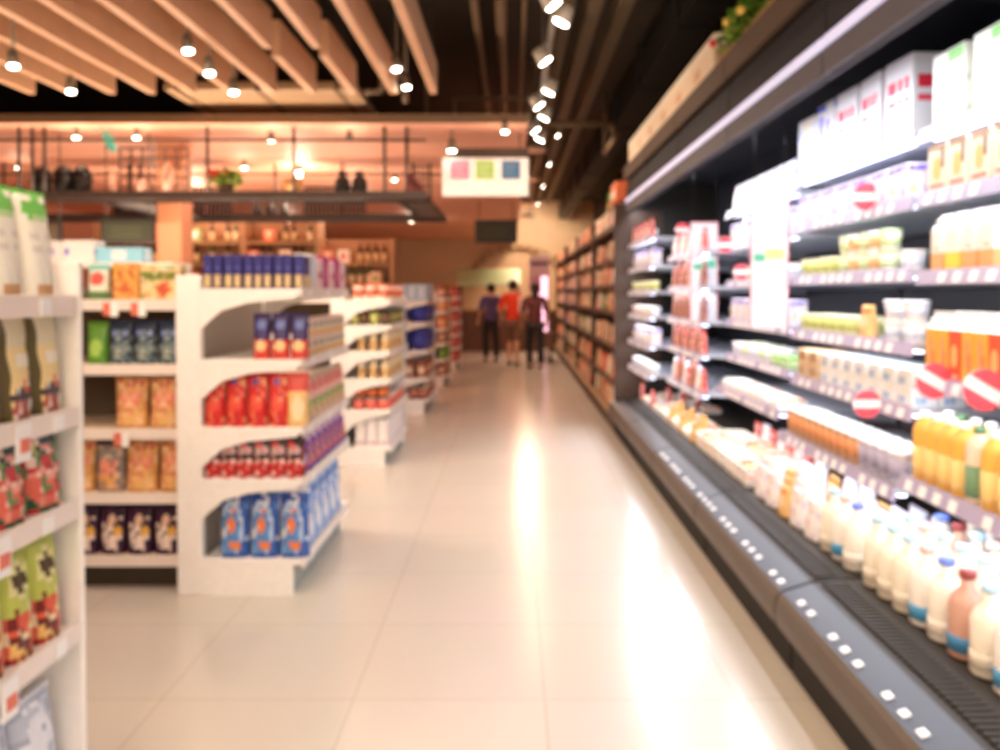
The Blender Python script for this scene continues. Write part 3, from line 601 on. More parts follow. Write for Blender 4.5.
for bi, (a, b) in enumerate(BAYS):
    root = empty('chilled_display_case', (1.05, a, 0))
    tag(root, ['black chilled display case holding milk bottles and juice', 'black chilled display case holding white cartons under red shelf discs', 'black chilled display case behind the larger white banner',
               'black chilled display case behind the smaller white banner', 'black chilled display case beside the brown shelving', 'added unseen empty black chilled case giving light next to the milk case', 'added unseen empty black chilled case giving light at the near row end'][bi], 'refrigerated case', 'chilled cases in a row')
    def L(mb, n, par=root): return mb.build(n, par, (-1.05, -a, 0))
    L(MB().box(1.03, 1.2, a, b, 0, .18, KBL), 'kick_plate')
    L(MB().prism([(1.0, .165), (.972, .18), (.965, .23), (.975, .28), (.99, .30), (1.04, .30), (1.04, .165)], a, b, 'y', BUMP), 'bumper')
    L(MB().prism([(.99, .30), (1.10, .335), (1.10, .31), (1.03, .29)], a, b, 'y', SILL), 'sloping_sill')
    L(MB().prism([(1.10, .335), (1.24, .35), (XB, .37), (XB, .3), (1.10, .3)], a, b, 'y', DECK), 'deck')
    mb = MB()
    for k in range(int((b - a - .02) / .03)): mb.box(1.125, 1.215, a + .02 + k * .03, a + .035 + k * .03, .337, .3505, DECK)
    L(mb, 'air_grille')
    L(MB().box(1.2, XB, a, b, .05, .3, DARK), 'base_cabinet')
    L(MB().box(XB, XB + .06, a, b, .3, 2.5, SLATE), 'back_panel')
    L(MB().prism([(1.15, 2.2), (1.14, 2.42), (1.16, 2.52), (1.2, 2.56), (XB + .06, 2.56), (XB + .06, 2.5), (1.32, 2.5), (1.22, 2.24), (1.2, 2.2)], a, b, 'y', CAN), 'canopy')
    L(MB().box(1.13, 1.141, a, b, 2.19, 2.285, CANF), 'canopy_front')
    L(MB().prism([(1.12, 2.52), (1.11, 2.64), (1.16, 2.64), (1.2, 2.56), (1.18, 2.54)], a, b, 'y', CANB), 'cornice')
    L(MB().box(1.128, 1.14, a, b, 2.29, 2.33, GLOWSTRIP), 'canopy_glow_strip')
    L(MB().box(1.225, 1.26, a + .03, b - .03, 2.25, 2.27, COOLE), 'light_strip')
    mb = MB(); mb.prism([(1.2, .3), (1.2, .36), (1.5, .6), (1.5, 2.2), (1.22, 2.25), (1.3, 2.5), (XB, 2.5), (XB, .3)], b + .001, b + .018, 'y', SLATE if bi < 4 else DARK)
    if bi == 4 : L(mb, 'side_panel')
    for z in LV[bi]:
        fx = sfx(z, bi)
        s = L(MB().prism([(fx, z - .02), (fx, z), (XB - .01, z), (XB - .01, z - .06), (fx + .25, z - .03)], a + .012, b - .012, 'y', SHELFW), 'shelf')
        MB().prism([(fx - .018, z - .045), (fx - .002, z + .008), (fx, z + .008), (fx, z - .045)], a + .012, b - .012, 'y', RAILG).build('price_rail', s)
        n = int((b - a) / .105)
        for k in range(n):
            if (k * 7 + bi * 3 + int(z * 10)) % 5 == 0: continue
            o = bpy.data.objects.new('price_tag', tag_me); COL.objects.link(o); o.parent = s
            o.location = (fx - .0205, a + .08 + k * .1, z - .04); o.rotation_euler = (R(0), R(17), -math.pi / 2); o.rotation_euler = (R(-16), 0, -math.pi / 2)
        if True:
            st = MB(); st.box(fx + .02, fx + .05, a + .03, b - .03, z - .034, z - .026, COOLE); st.build('light_strip', s)
    for k in range(14):
        if (k + bi) % 4 == 3 or bi > 2: continue
        o = bpy.data.objects.new('price_tag', tag_me); COL.objects.link(o); o.parent = root
        o.location = (1.005 - 1.05, .07 + k * .098, .308); o.rotation_euler = (R(-72), 0, -math.pi / 2); o.scale = (.75, 1, .6)
# cooler light: lamps along the canopy and under the shelves
def area(x, y, z, sx, sy, power, rot, col=(.9, .93, 1.0)):
    l = bpy.data.lights.new('case_tube_light', 'AREA'); l.shape = 'RECTANGLE'; l.size = sx; l.size_y = sy; l.energy = power; l.color = col
    o = bpy.data.objects.new('case_tube_light', l); COL.objects.link(o); o.location = (x, y, z); o.rotation_euler = rot
for a, b in BAYS:
    area(1.24, (a + b) / 2, 2.235, .05, b - a, 7, (0, R(-12), 0))
for bi, (a, b) in enumerate(BAYS):
    for z in LV[bi]:
        area(sfx(z, bi) + .035, (a + b) / 2, z - .038, .03, b - a - .05, 2.5, (0, R(0), 0))

# ---- cooler protos
WH = (226, 226, 234)
pbottle('milk', 'milk_bottle', 'milk bottle', .052, .25, (246, 240, 226), (110, 140, 236), (246, 240, 228), shoulder=.6)
pbottle('milkc', 'milk_bottle', 'milk bottle', .052, .25, (244, 236, 216), (176, 216, 236), (236, 228, 210), shoulder=.6)
pbottle('milkr', 'milk_bottle', 'milk bottle', .052, .25, (246, 240, 232), (244, 190, 180), (80, 160, 210), shoulder=.6)
pbottle('choc', 'milk_bottle', 'milk bottle', .052, .25, (206, 160, 140), (150, 60, 60), (70, 140, 190), shoulder=.6)
pbox('cart_a', 'milk_crate_box', 'carton box', .21, .2, .31, WH, [('r', .15, .45, .45, .8, (110, 100, 215)), ('r', .55, .5, .85, .75, (130, 120, 225)), ('r', 0, .9, .6, 1, (80, 80, 220)), ('r', .3, .15, .7, .2, (240, 160, 150))], side=WH)
pbox('cart_b', 'milk_crate_box', 'carton box', .21, .2, .31, WH, [('r', .05, .6, .95, .72, (226, 40, 70)), ('r', .1, .42, .9, .52, (232, 70, 96)), ('r', .4, .42, .5, .72, WH), ('r', .7, .42, .76, .72, WH)], side=WH)
pbox('cart_c', 'milk_crate_box', 'carton box', .21, .2, .29, WH, [('r', .1, .4, .4, .8, (170, 180, 236)), ('r', .45, .5, .6, .9, (240, 220, 180)), ('n', 0, 0, 1, 1, [(206, 214, 244), (244, 226, 200)], 3, .3)], side=WH)
pbox('cart_g', 'milk_crate_box', 'carton box', .21, .2, .25, (248, 248, 240), [('r', .5, .8, 1, 1, (150, 214, 130)), ('t', .1, .3, .9, .5, (210, 220, 150)), ('n', 0, 0, 1, .6, [(226, 236, 190), (214, 226, 214)], 3, .3)], side=(248, 248, 240))
pbox('lilac', 'yoghurt_multipack', 'yoghurt pack', .16, .1, .14, (232, 228, 246), [('r', 0, .85, 1, 1, (120, 110, 220)), ('e', .5, .45, .25, .25, (246, 246, 250)), ('r', .7, .1, .95, .4, (200, 190, 230)), ('e', .2, .3, .1, .15, (240, 220, 150)), ('n', 0, 0, 1, 1, [(190, 180, 226), (250, 230, 200), (250, 250, 255)], 8, .35)], side=(232, 228, 246))
pbox('creambrown', 'dessert_pack', 'dessert pack', .12, .1, .17, (244, 226, 206), [('e', .5, .5, .28, .25, (226, 190, 120)), ('r', .1, .05, .9, .2, (240, 130, 110)), ('r', .75, .5, .9, .9, (90, 76, 70))], side=(244, 226, 206))
ptub('yog', 'yoghurt_tub', 'yoghurt tub', .045, .085, (244, 246, 240), (206, 226, 160), (216, 232, 180))
ptub('yogo', 'yoghurt_tub', 'yoghurt tub', .045, .085, (250, 246, 240), (250, 250, 246), (244, 190, 130))
ptub('yogy', 'yoghurt_tub', 'yoghurt tub', .045, .085, (246, 240, 190), (248, 244, 206), (200, 206, 120))
ptub('yogw', 'yoghurt_tub', 'yoghurt tub', .05, .08, (250, 250, 250), (252, 252, 252), (226, 232, 244))
ptub('pud', 'pudding_cup', 'pudding cup', .04, .13, (206, 164, 130), (250, 248, 246), (222, 150, 96), taper=.9)
ptub('pudg', 'pudding_cup', 'pudding cup', .04, .13, (196, 190, 204), (250, 248, 246), (170, 164, 186), taper=.9)
pgable('juice', 'juice_carton', 'juice carton', .07, .235, (246, 182, 76), [('e', .5, .55, .25, .3, (250, 160, 110)), ('r', .6, .1, .8, .6, (246, 120, 80)), ('t', .1, .1, .6, .3, (252, 236, 190))], (250, 250, 246), (252, 250, 246))
pgable('juicer', 'juice_carton', 'juice carton', .07, .235, (240, 96, 60), [('e', .5, .5, .3, .25, (252, 190, 120)), ('t', .1, .1, .9, .3, (250, 226, 200))], (250, 250, 246), (252, 250, 246))
pgable('juicew', 'juice_carton', 'juice carton', .08, .2, (252, 246, 236), [('r', 0, 0, 1, .45, (246, 180, 120)), ('r', .3, .5, .7, .6, (250, 210, 190))], (250, 250, 246), (252, 250, 246))
pgable('juicey', 'juice_carton', 'juice carton', .08, .2, (252, 246, 236), [('r', 0, 0, 1, .45, (232, 226, 90))], (250, 250, 246), (252, 250, 246))
pbottle('ojuice', 'juice_bottle', 'juice bottle', .04, .24, (246, 186, 84), (252, 252, 250), (250, 208, 130), shoulder=.72)
pbottle('gjuice', 'juice_bottle', 'juice bottle', .04, .24, (244, 220, 196), (80, 130, 90), (110, 150, 110), shoulder=.72)
pbox('bluepk', 'butter_pack', 'butter pack', .12, .1, .07, (244, 248, 252), [('r', .1, .2, .6, .6, (150, 190, 230)), ('n', 0, 0, 1, 1, [(180, 206, 236), (250, 220, 190)], 3, .3)], side=(244, 248, 252))
pbox('brownpk', 'butter_pack', 'butter pack', .12, .1, .07, (214, 176, 130), [('r', .1, .3, .9, .6, (120, 90, 66)), ('n', 0, 0, 1, 1, [(240, 226, 206), (150, 110, 80)], 3, .3)], side=(230, 206, 176))
pbag('whitepk', 'cheese_pack', 'cheese pack', .15, .07, .17, (250, 248, 248), [('r', .1, .3, .7, .45, (236, 226, 240)), ('e', .6, .7, .2, .1, (244, 216, 200)), ('n', 0, 0, 1, 1, [(226, 214, 240), (244, 200, 200), (210, 226, 240)], 4, .3)])
pbag('tanpk', 'cheese_pack', 'cheese pack', .13, .06, .14, (240, 196, 130), [('e', .5, .5, .3, .2, (250, 230, 190)), ('r', .1, .8, .9, .95, (240, 130, 60))])
pbag('redpk', 'ham_pack', 'ham pack', .13, .05, .16, (226, 96, 90), [('e', .5, .4, .33, .22, (250, 220, 210)), ('r', .1, .75, .9, .9, (250, 240, 240)), ('n', 0, 0, 1, 1, [(250, 230, 226), (190, 60, 60)], 8, .35)])
pbag('meat', 'ham_pack', 'ham pack', .13, .05, .2, (150, 84, 76), [('e', .5, .4, .33, .22, (196, 140, 126)), ('r', .1, .75, .9, .9, (250, 230, 230)), ('r', .1, .1, .5, .2, (230, 120, 100)), ('n', 0, 0, 1, 1, [(120, 60, 60), (226, 190, 180)], 3, .35)])
ptray('trayc', 'salad_tray', 'salad tray', .17, .17, .05, (250, 248, 246), [(240, 206, 160), (250, 236, 216), (236, 150, 110)])
ptray('trayr', 'salad_tray', 'salad tray', .17, .17, .05, (250, 248, 246), [(226, 60, 60), (246, 226, 150), (240, 170, 130)])
ptray('trayw', 'salad_tray', 'salad tray', .17, .17, .05, (252, 250, 250), [(250, 246, 236), (200, 216, 170), (250, 240, 230)])
pbox('greenpk', 'herb_pack', 'herb pack', .15, .1, .06, (150, 214, 120), [('r', .1, .3, .9, .7, (244, 250, 236))], side=(190, 230, 160))

BN = ['in the milk case', 'in the red disc case', 'by the larger banner', 'by the smaller banner', 'in the last case']
SN = ['lowest', 'second', 'third', 'fourth', 'fifth', 'sixth']
used = {}
def fill(bi, li, keys, descs, y0=None, y1=None, rows=1, layers=1, back=.01, gap=1.06, deck=None, pile=0):
    a, b = BAYS[bi]
    y0 = a + .05 if y0 is None else y0; y1 = b - .05 if y1 is None else y1
    keys = [keys] if isinstance(keys, str) else keys
    w, d, h = PROTO[keys[0]][4]
    if deck is None: z = LV[bi][li]; x0 = sfx(z, bi) + back + d / 2; sn = SN[li] + ' shelf'
    else: z = deck; x0 = 1.25 + back + d / 2; sn = 'deck'
    n = int((y1 - y0 + .001) / (w * gap)); st = (y1 - y0) / max(n, 1)
    seen = used.setdefault((bi, sn), {})
    for r_ in range(rows):
        for la in range(layers):
            for k in range(n):
                kk = keys[(k + r_ * 2) % len(keys)]
                dd = descs if isinstance(descs, str) else descs[(k + r_ * 2) % len(descs)]
                hh = PROTO[kk][4][2]
                y = y0 + st * (k + .5)
                c = seen[(dd, r_, la)] = seen.get((dd, r_, la), 0) + 1
                tail = ['', ' row two', ' row three', ' row four', ' row five'][r_] + (['', ' upper', ' topmost'][la])
                if k >= 28: continue
                zz = z + la * (h + .002) + (.0 if deck is None else .02 + .0245 * (x0 + r_ * d * 1.08 - 1.25) * 0 + (x0 + r_ * d * 1.08 - 1.24) * .0247 - .019) + pile * r_
                lab = f"{ORD[c - 1]} {dd} on the {sn} {BN[bi]},{tail}" if tail else f"{ORD[c - 1]} {dd} on the {sn} {BN[bi]}"
                put(kk, (x0 + r_ * d * 1.08 + (d - PROTO[kk][4][1]) / 2 * -1, y, zz), FACE['aisle_from_right'] + rnd.uniform(-.05, .05), lab, f'{dd}s on the {sn} {BN[bi]}')
# nearest bay
fill(0, 0, ['ojuice', 'ojuice', 'gjuice', 'ojuice', 'ojuice'], ['orange juice bottle', 'orange juice bottle', 'pale juice bottle', 'orange juice bottle', 'orange juice bottle'], 2.0, 3.06, rows=2)
fill(0, 1, ['juicer', 'juice', 'juice'], ['red juice carton', 'orange juice carton', 'orange juice carton'], 2.1, 3.06, rows=2)
fill(0, 2, ['juicew', 'juicew', 'juicey'], ['white and orange juice carton', 'white and orange juice carton', 'white and yellow juice carton'], 2.62, 3.04)
fill(0, 3, 'creambrown', 'cream dessert pack', 2.1, 3.06)
fill(0, 4, 'cart_g', 'white and green carton', 2.0, 3.05)
fill(0, 0, ['milkc', 'milkc', 'milkr', 'milkc', 'choc', 'milk', 'milkr', 'milkc'], ['pale-capped milk bottle', 'pale-capped milk bottle', 'pink-capped milk bottle', 'pale-capped milk bottle', 'chocolate milk bottle', 'blue-capped milk bottle', 'pink-capped milk bottle', 'pale-capped milk bottle'], 1.9, 3.08, rows=4, deck=.352)
# second bay
fill(1, 0, ['pud', 'pud', 'pud'], 'brown pudding cup', 3.55, 4.44, rows=2)
fill(1, 0, 'pudg', 'grey pudding cup', 3.16, 3.54, rows=2)
fill(1, 1, 'bluepk', 'white butter pack', 3.16, 4.1, rows=2, layers=2)
fill(1, 1, 'brownpk', 'brown butter pack', 4.12, 4.44, rows=2, layers=2)
fill(1, 2, 'yogy', 'pale yellow yoghurt tub', 3.75, 4.44, layers=1, rows=2)
fill(1, 2, 'tanpk', 'orange cheese pack', 3.5, 3.74)
fill(1, 2, 'yogw', 'white yoghurt tub', 3.16, 3.48, layers=2)
fill(1, 3, 'yogy', 'pale yellow yoghurt tub', 3.95, 4.44)
fill(1, 3, ['yog', 'yogo'], ['green-lidded yoghurt tub', 'white-lidded yoghurt tub'], 3.4, 3.93, layers=2)
fill(1, 3, 'yogw', 'white yoghurt tub', 3.16, 3.38)
fill(1, 4, 'lilac', 'lilac yoghurt multipack', 3.2, 4.44)
fill(1, 5, ['cart_b', 'cart_b', 'cart_b', 'cart_a', 'cart_c', 'cart_a'], ['white carton with red print', 'white carton with red print', 'white carton with red print', 'white carton with violet print', 'white carton with pale blue patch', 'white carton with violet print'], 3.17, 4.45)
fill(1, 0, ['milk', 'milkr', 'milkc'], 'cream milk bottle', 3.15, 3.5, rows=1, deck=.352)
fill(1, 0, 'whitepk', 'white cheese pack', 3.15, 3.5, rows=4, deck=.352, back=.13)
fill(1, 0, ['whitepk', 'whitepk', 'tanpk'], ['white cheese pack', 'white cheese pack', 'orange and tan cheese pack'], 3.52, 4.45, rows=5, deck=.352)
# third bay
fill(2, 0, ['trayc', 'trayw'], ['pasta salad tray', 'pale salad tray'], 4.56, 5.8, rows=1)
fill(2, 1, ['yogw', 'yog', 'yogw'], ['white yoghurt tub', 'green-lidded yoghurt tub', 'white yoghurt tub'], 4.95, 5.8, rows=2)
fill(2, 1, 'greenpk', 'bright green herb pack', 4.56, 4.93, rows=1)
fill(2, 2, ['lilac'], 'lilac yoghurt multipack', 4.56, 5.8)
fill(2, 3, ['yogw', 'yogy'], ['white yoghurt tub', 'pale yellow yoghurt tub'], 4.56, 5.8, layers=1)
fill(2, 4, ['lilac', 'whitepk'], ['lilac yoghurt multipack', 'white cheese pack'], 4.56, 5.8)
fill(2, 5, ['whitepk'], 'white cheese pack', 4.56, 5.8)
fill(2, 0, ['trayr', 'trayc', 'trayw', 'trayw', 'trayc'], ['red salad tray', 'pasta salad tray', 'pale salad tray', 'pale salad tray', 'pasta salad tray'], 4.53, 5.84, rows=2, layers=2, deck=.352)
fill(2, 0, ['whitepk', 'redpk'], ['white cheese pack', 'red ham pack'], 4.53, 5.84, rows=1, deck=.352, back=.4)
# fourth bay
fill(3, 0, ['redpk', 'whitepk', 'meat'], ['red ham pack', 'white cheese pack', 'brown ham pack'], 5.93, 7.1)
fill(3, 1, ['redpk', 'meat'], ['red ham pack', 'brown ham pack'], 5.93, 7.1)
fill(3, 2, 'meat', 'brown ham pack', 5.93, 7.1)
fill(3, 3, ['meat', 'redpk'], ['brown ham pack', 'red ham pack'], 5.93, 7.1)
fill(3, 4, ['redpk', 'whitepk'], ['red ham pack', 'white cheese pack'], 5.93, 7.1)
fill(3, 0, ['tanpk', 'trayc', 'trayw'], ['orange and tan cheese pack', 'pasta salad tray', 'pale salad tray'], 5.9, 7.15, rows=3, deck=.352)
# last bay
for li in range(6):
    fill(4, li, [['yogw', 'lilac', 'yogw', 'yogy', 'lilac', 'redpk'][li], ['yogw', 'yogw', 'yogo', 'yog', 'yogw', 'yogw'][li]],
         [['white yoghurt tub', 'lilac yoghurt multipack', 'white yoghurt tub', 'pale yellow yoghurt tub', 'lilac yoghurt multipack', 'red ham pack'][li], ['white yoghurt tub', 'white yoghurt tub', 'orange-banded yoghurt tub', 'green-lidded yoghurt tub', 'white yoghurt tub', 'white yoghurt tub'][li]], 7.25, 8.4, gap=1.15)
fill(4, 0, ['trayw', 'trayc', 'redpk'], ['pale salad tray', 'pasta salad tray', 'red ham pack'], 7.22, 8.45, rows=3, deck=.352)

# round shelf discs
REDD = mat((240, 84, 100), .4, name='disc_red')
def disc(x, y, Y, r_px, label, style=0):
    r = r_px * Y / F; X = px(x, Y); Z = pz(y, Y)
    root = empty('shelf_disc', (X, Y, Z)); mb = MB()
    mb.tube((0, 0, 0), (0, .004, 0), r, TAGW, 28)
    mb.build('disc', root)
    s = MB(); n = 20
    def band(z0, z1, tilt):
        pts = []
        for k in range(n + 1):
            z = z0 + (z1 - z0) * k / n; pts.append((math.sqrt(max(0, r * r - z * z)), z))
        poly = [(-p[0], p[1]) for p in pts] + [(p[0], p[1]) for p in pts[::-1]]
        ca, sa = math.cos(tilt), math.sin(tilt)
        s.prism([(p[0] * ca - p[1] * sa, p[0] * sa + p[1] * ca) for p in poly], -.0025, -.0005, 'y', REDD)
    t = R(-30) * style
    band(r * .3, r * .98, t); band(-r * .98, -r * .3, t)
    s.build('red_print', root)
    fxx = 1.465 - X
    MB().tube((0, .006, -r * .2), (fxx + .02, .006, -r * .2), .003, TAGW, 6).build('holder_arm', root)
    tag(root, label, 'shelf sign', 'round red and white shelf discs')
disc(866, 197, 3.5, 14, 'round red and white disc on the lilac multipack shelf')
disc(868, 404, 3.35, 14, 'round red and white disc above the pudding cups')
disc(935, 381, 2.88, 18, 'tilted red and white disc below the orange juice cartons', 1)
disc(985, 390, 2.55, 21, 'largest tilted red and white disc beside the juice cartons', 1)
disc(692, 375, 6.4, 7, 'small red and white disc above the salad trays')
disc(725, 245, 5.4, 8, 'small red and white disc between the two white banners')
disc(741, 272, 5.3, 8, 'small red and white disc, lowest between the white banners')
disc(682, 230, 6.9, 7, 'small red and white disc beside the smaller banner')
# hanging banners
BANN = mat((214, 218, 226), .5, name='banner_card')
BPINK = mat((226, 120, 130), .5, name='banner_border'); BGRN = mat((90, 180, 146), .5, name='banner_green'); BYEL = mat((200, 210, 130), .5); BTXT = mat((196, 204, 224), .5)
def banner(xc, Y, yt, yb, w, label, tilt):
    X = px(xc, Y); zt = pz(yt, Y); zb = pz(yb, Y); h = zt - zb
    root = empty('hanging_banner', (X, Y, zb)); root.rotation_euler = (0, 0, tilt)
    m = MB(); m.box(-w / 2, w / 2, 0, .004, 0, h, BANN, bev=.001); m.build('card', root)
    m = MB()
    for (x0, x1, z0, z1) in ((-w / 2, -w / 2 + .006, 0, h), (w / 2 - .006, w / 2, 0, h), (-w / 2 + .006, w / 2 - .006, h - .006, h)): m.box(x0, x1, -.002, 0, z0, z1, BPINK)
    m.build('border', root)
    m = MB()
    m.box(-w * .4, -w * .12, -.003, -.0005, h * .52, h * .58, BGRN); m.box(-w * .1, w * .4, -.003, -.0005, h * .54, h * .62, BGRN if tilt > -.01 else BYEL)
    for k in range(4): m.box(-w * .35, w * .35, -.003, -.0005, h * (.12 + .07 * k), h * (.13 + .07 * k), BTXT)
    m.build('text_print', root)
    mm = MB(); 
    for sx in (-1, 1): mm.tube((sx * w * .4, .002, h - .004), (sx * w * .4, .002, 2.5 - zb), .0012, DARK, 6)
    mm.build('hanging_cord', root)
    tag(root, label, 'banner')
banner(704, 6.0, 222, 321, .195, 'smaller white banner with green print hung from the chilled case', 0)
banner(769, 4.47, 200, 328, .2, 'larger white banner with faint green print hung from the chilled case', -.02)

# ---- goods on top of the cooler canopy
pbox('sack', 'storage_box', 'storage box', .56, .22, .21, (250, 226, 196), [('r', .0, .75, 1, 1, (255, 240, 220)), ('r', .1, .2, .4, .5, (226, 180, 140))], side=(246, 220, 188))
for i in range(6):
    put('sack', (1.235, 5.05 + .58 * i, 2.642), FACE['aisle_from_right'], f'{ORD[i]} long cream box on top of the chilled cases', 'cream boxes on the chilled cases')
m = MB(); m.box(1.162, 2.0, 1.62, 8.5, 2.60, 2.64, CANB); m.box(1.3, 1.34, 1.62, 8.5, 2.56, 2.60, CANB); m.box(1.9, 1.94, 1.62, 8.5, 2.56, 2.60, CANB)
tag(m.build('top_board'), 'brown board lying along the top of the chilled cases', 'board')
LEAFS = [mat((140, 176, 70), .5, name='leaf'), mat((80, 122, 40), .5, name='leaf_dark'), mat((186, 206, 110), .5, name='leaf_pale')]
def foliage(mb, c, rx, ry, rz, n, size, seed=1):
    rr = random.Random(seed)
    for _ in range(n):
        v = Vector((rr.gauss(0, 1), rr.gauss(0, 1), rr.gauss(0, 1))).normalized() * rr.uniform(.5, 1)
        p = Vector((c[0] + v.x * rx, c[1] + v.y * ry, c[2] + v.z * rz))
        a = Vector((rr.uniform(-1, 1), rr.uniform(-1, 1), rr.uniform(-.4, 1))).normalized() * size * rr.uniform(.7, 1.3)
        b = a.orthogonal().normalized() * size * .35
        mb.face([p, p + a * .5 + b, p + a, p + a * .5 - b], rr.choice(LEAFS))
WOODC = mat((190, 150, 104), .6, name='crate_wood')
def planter(x, y, z, w, d, h, label, fruits=()):
    root = empty('potted_plant', (x, y, z))
    m = MB(); m.box(-w / 2, w / 2, -d / 2, d / 2, 0, h, WOODC, bev=.006)
    for k in range(3): m.box(-w / 2 - .004, w / 2 + .004, -d / 2 - .004, d / 2 + .004, h * (.12 + .3 * k), h * (.3 + .3 * k), WOODC)
    m.build('wooden_trough', root)
    m = MB(); foliage(m, (-.02, 0, h + .05), .1, d * .5, .1, 620, .06, int(y * 10)); m.build('foliage', root)
    m = MB()
    for i, (fx_, fy, fz, c) in enumerate(fruits): m.ball((fx_, fy, fz), .022, mat(c, .4), seg=10)
    if fruits: m.build('blossoms', root)
    tag(root, label, 'plant')
planter(1.2, 4.2, 2.642, .12, .9, .05, 'leafy green plant in a trough on the chilled cases', [(-.12, .4, .1, (226, 60, 50)), (-.12, .1, .12, (236, 200, 90)), (-.13, -.2, .08, (236, 200, 90))])
pbox('orangecrate', 'produce_box', 'box', .3, .25, .18, (236, 120, 64), [('r', .1, .3, .9, .7, (250, 200, 130))], side=(236, 120, 64))
for i, y in enumerate((3.75, 3.4, 3.05)): put('orangecrate', (1.3, y, 2.642), FACE['aisle_from_right'], f'{ORD[i]} orange produce box beside the leafy trough', 'orange boxes on the chilled cases')

# ==================================================================== RIGHT SHELVING beyond cooler
BW = mat((70, 48, 34), .5, name='dark_brown_laminate')
BS = mat((96, 68, 48), .5, name='brown_shelf')
WARM = [(240, 190, 150), (222, 110, 76), (244, 214, 180), (150, 170, 100), (236, 206, 162), (160, 112, 84), (250, 244, 238), (214, 84, 64)]
wn = ['peach', 'rust-red', 'cream', 'green', 'tan', 'dark brown', 'ivory', 'red']
for i, c in enumerate(WARM):
    c2 = WARM[(i + 3) % 8]
    pbox(f'g{i}', 'grocery_box', 'grocery box', .17, .14, .19, c, [('e', .5, .5, .3, .25, c2), ('r', .1, .8, .9, .92, (246, 226, 206))], side=c, nx=8, nz=8)
    pbag(f'gb{i}', 'grocery_bag', 'grocery bag', .16, .1, .22, c, [('e', .5, .45, .3, .22, c2)], nx=8, nz=10)
RL = [.2, .5, .86, 1.21, 1.49, 1.76, 2.11]
units = [(8.56, 11.0), (11.02, 13.6), (13.62, 16.6), (16.62, 20.0)]
un = ['first', 'second', 'third', 'fourth']
for ui, (a, b) in enumerate(units):
    root = empty('wall_shelving', (1.0, a, 0)); tag(root, f'tall dark brown wall shelving, {un[ui]} unit beyond the chilled cases', 'shelving', 'brown wall shelving')
    def L(mb, n): return mb.build(n, root, (-1.0, -a, 0))
    L(MB().box(1.03, 1.6, a, b, 0, .15, BW), 'plinth')
    L(MB().box(1.0, 1.04, a, b, .15, .19, mat((170, 140, 104), .4)), 'bumper')
    L(MB().box(1.58, 1.62, a, b, .15, 2.5, BW), 'back_panel')
    for y in (a, b - .03): L(MB().box(1.03, 1.58, y, y + .03, .15, 2.3, BW), 'side_panel')
    for li, z in enumerate(RL):
        L(MB().box(1.04 + (.1 if z > 1 else 0) * 0, 1.58, a + .03, b - .03, z - .05, z, BS, bev=.003), 'shelf')
        n = int((b - a - .1) / .2)
        for k in range(n):
            ci = (k * 3 + li * 2 + ui) % 8 if rnd.random() < .6 else (li + ui) % 8
            kk = (f'g{ci}' if (k // 3 + li) % 2 else f'gb{ci}')
            w, d, h = PROTO[kk][4]
            put(kk, (1.06 + d / 2, a + .05 + .2 * (k + .5), z), FACE['aisle_from_right'] + rnd.uniform(-.06, .06),
                f'{ORD[k]} item, {wn[ci]} {"box" if kk[1] != "b" else "bag"}, {["bottom","second","third","fourth","fifth","sixth","top"][li]} shelf, {un[ui]} brown unit', f'groceries on the {un[ui]} brown unit')
m = MB(); m.box(1.05, 1.35, 8.6, 9.1, 0, .2, mat((240, 120, 70), .5), bev=.01); m.box(1.045, 1.05, 8.65, 9.05, .04, .12, mat((250, 236, 210), .5))
o = m.build('produce_crate'); o.location = (0, 0, 2.335); tag(o, 'orange and white crate above the brown wall shelving', 'crate')
planter(1.2, 9.5, 2.335, .22, .5, .08, 'small leafy plant above the brown wall shelving')

# pink lit display at far end of aisle
PL = mat((250, 190, 214), .4, emit=2.0, name='pink_lightbox')
root = empty('light_box_display', (.66, 18.0, 0)); tag(root, 'tall glowing pink advertising column by the shoppers', 'light box')
MB().box(-.16, .16, -.12, .12, 0, .12, WHITE, bev=.01).build('base', root)
MB().box(-.11, .11, -.05, .05, .12, 2.2, WHITE, bev=.01).build('frame', root)
MB().box(-.09, .09, -.058, -.052, .3, 2.1, PL).build('lit_panel', root)
mb = MB(); mb.box(-.3, .14, -.07, -.052, 1.75, 2.16, mat((236, 206, 222), .4)); mb.box(-.26, .1, -.075, -.07, 1.98, 2.05, mat((90, 50, 90), .4)); mb.box(-.3, -.05, -.07, -.05, 1.4, 1.75, mat((220, 160, 190), .4)); mb.build('header_card', root)

# ==================================================================== MAIN HANGING SIGN
root = empty('hanging_sign', (px(485.5, 8), 8.0, pz(196, 8))); tag(root, 'white sign with pink, green and blue squares hung under the soffit', 'sign')
w = 86 * 8 / F; h = 46 * 8 / F
SW = mat((255, 248, 238), .5, emit=.2, name='glowing_sign_white')  # faint glow put into the white of the sign panel
MB().box(-w / 2, w / 2, 0, .05, 0, h * .82, SW, bev=.004).build('panel', root)
mb = MB(); mb.box(-w / 2 + .1, w / 2, -.01, .06, h * .84, h * 1.03, mat((70, 48, 32), .6)); mb.build('top_bar', root)
for nm, xc, c, t in (('pink_square', 460, (244, 150, 180), (250, 214, 226)), ('green_square', 485, (178, 226, 110), (226, 244, 190)), ('blue_square', 511, (56, 112, 160), (130, 170, 200))):
    X = (xc - 485.5) * 8 / F; s_ = .086
    mb = MB(); mb.box(X - s_, X + s_, -.004, 0, h * .36, h * .36 + 2 * s_, mat(c, .5))
    for k in range(3): mb.box(X - s_ * .7, X + s_ * (.7 - .3 * (k % 2)), -.007, -.004, h * .36 + .03 + k * .045, h * .36 + .045 + k * .045, mat(t, .5))
    mb.build(nm, root)
mb = MB()
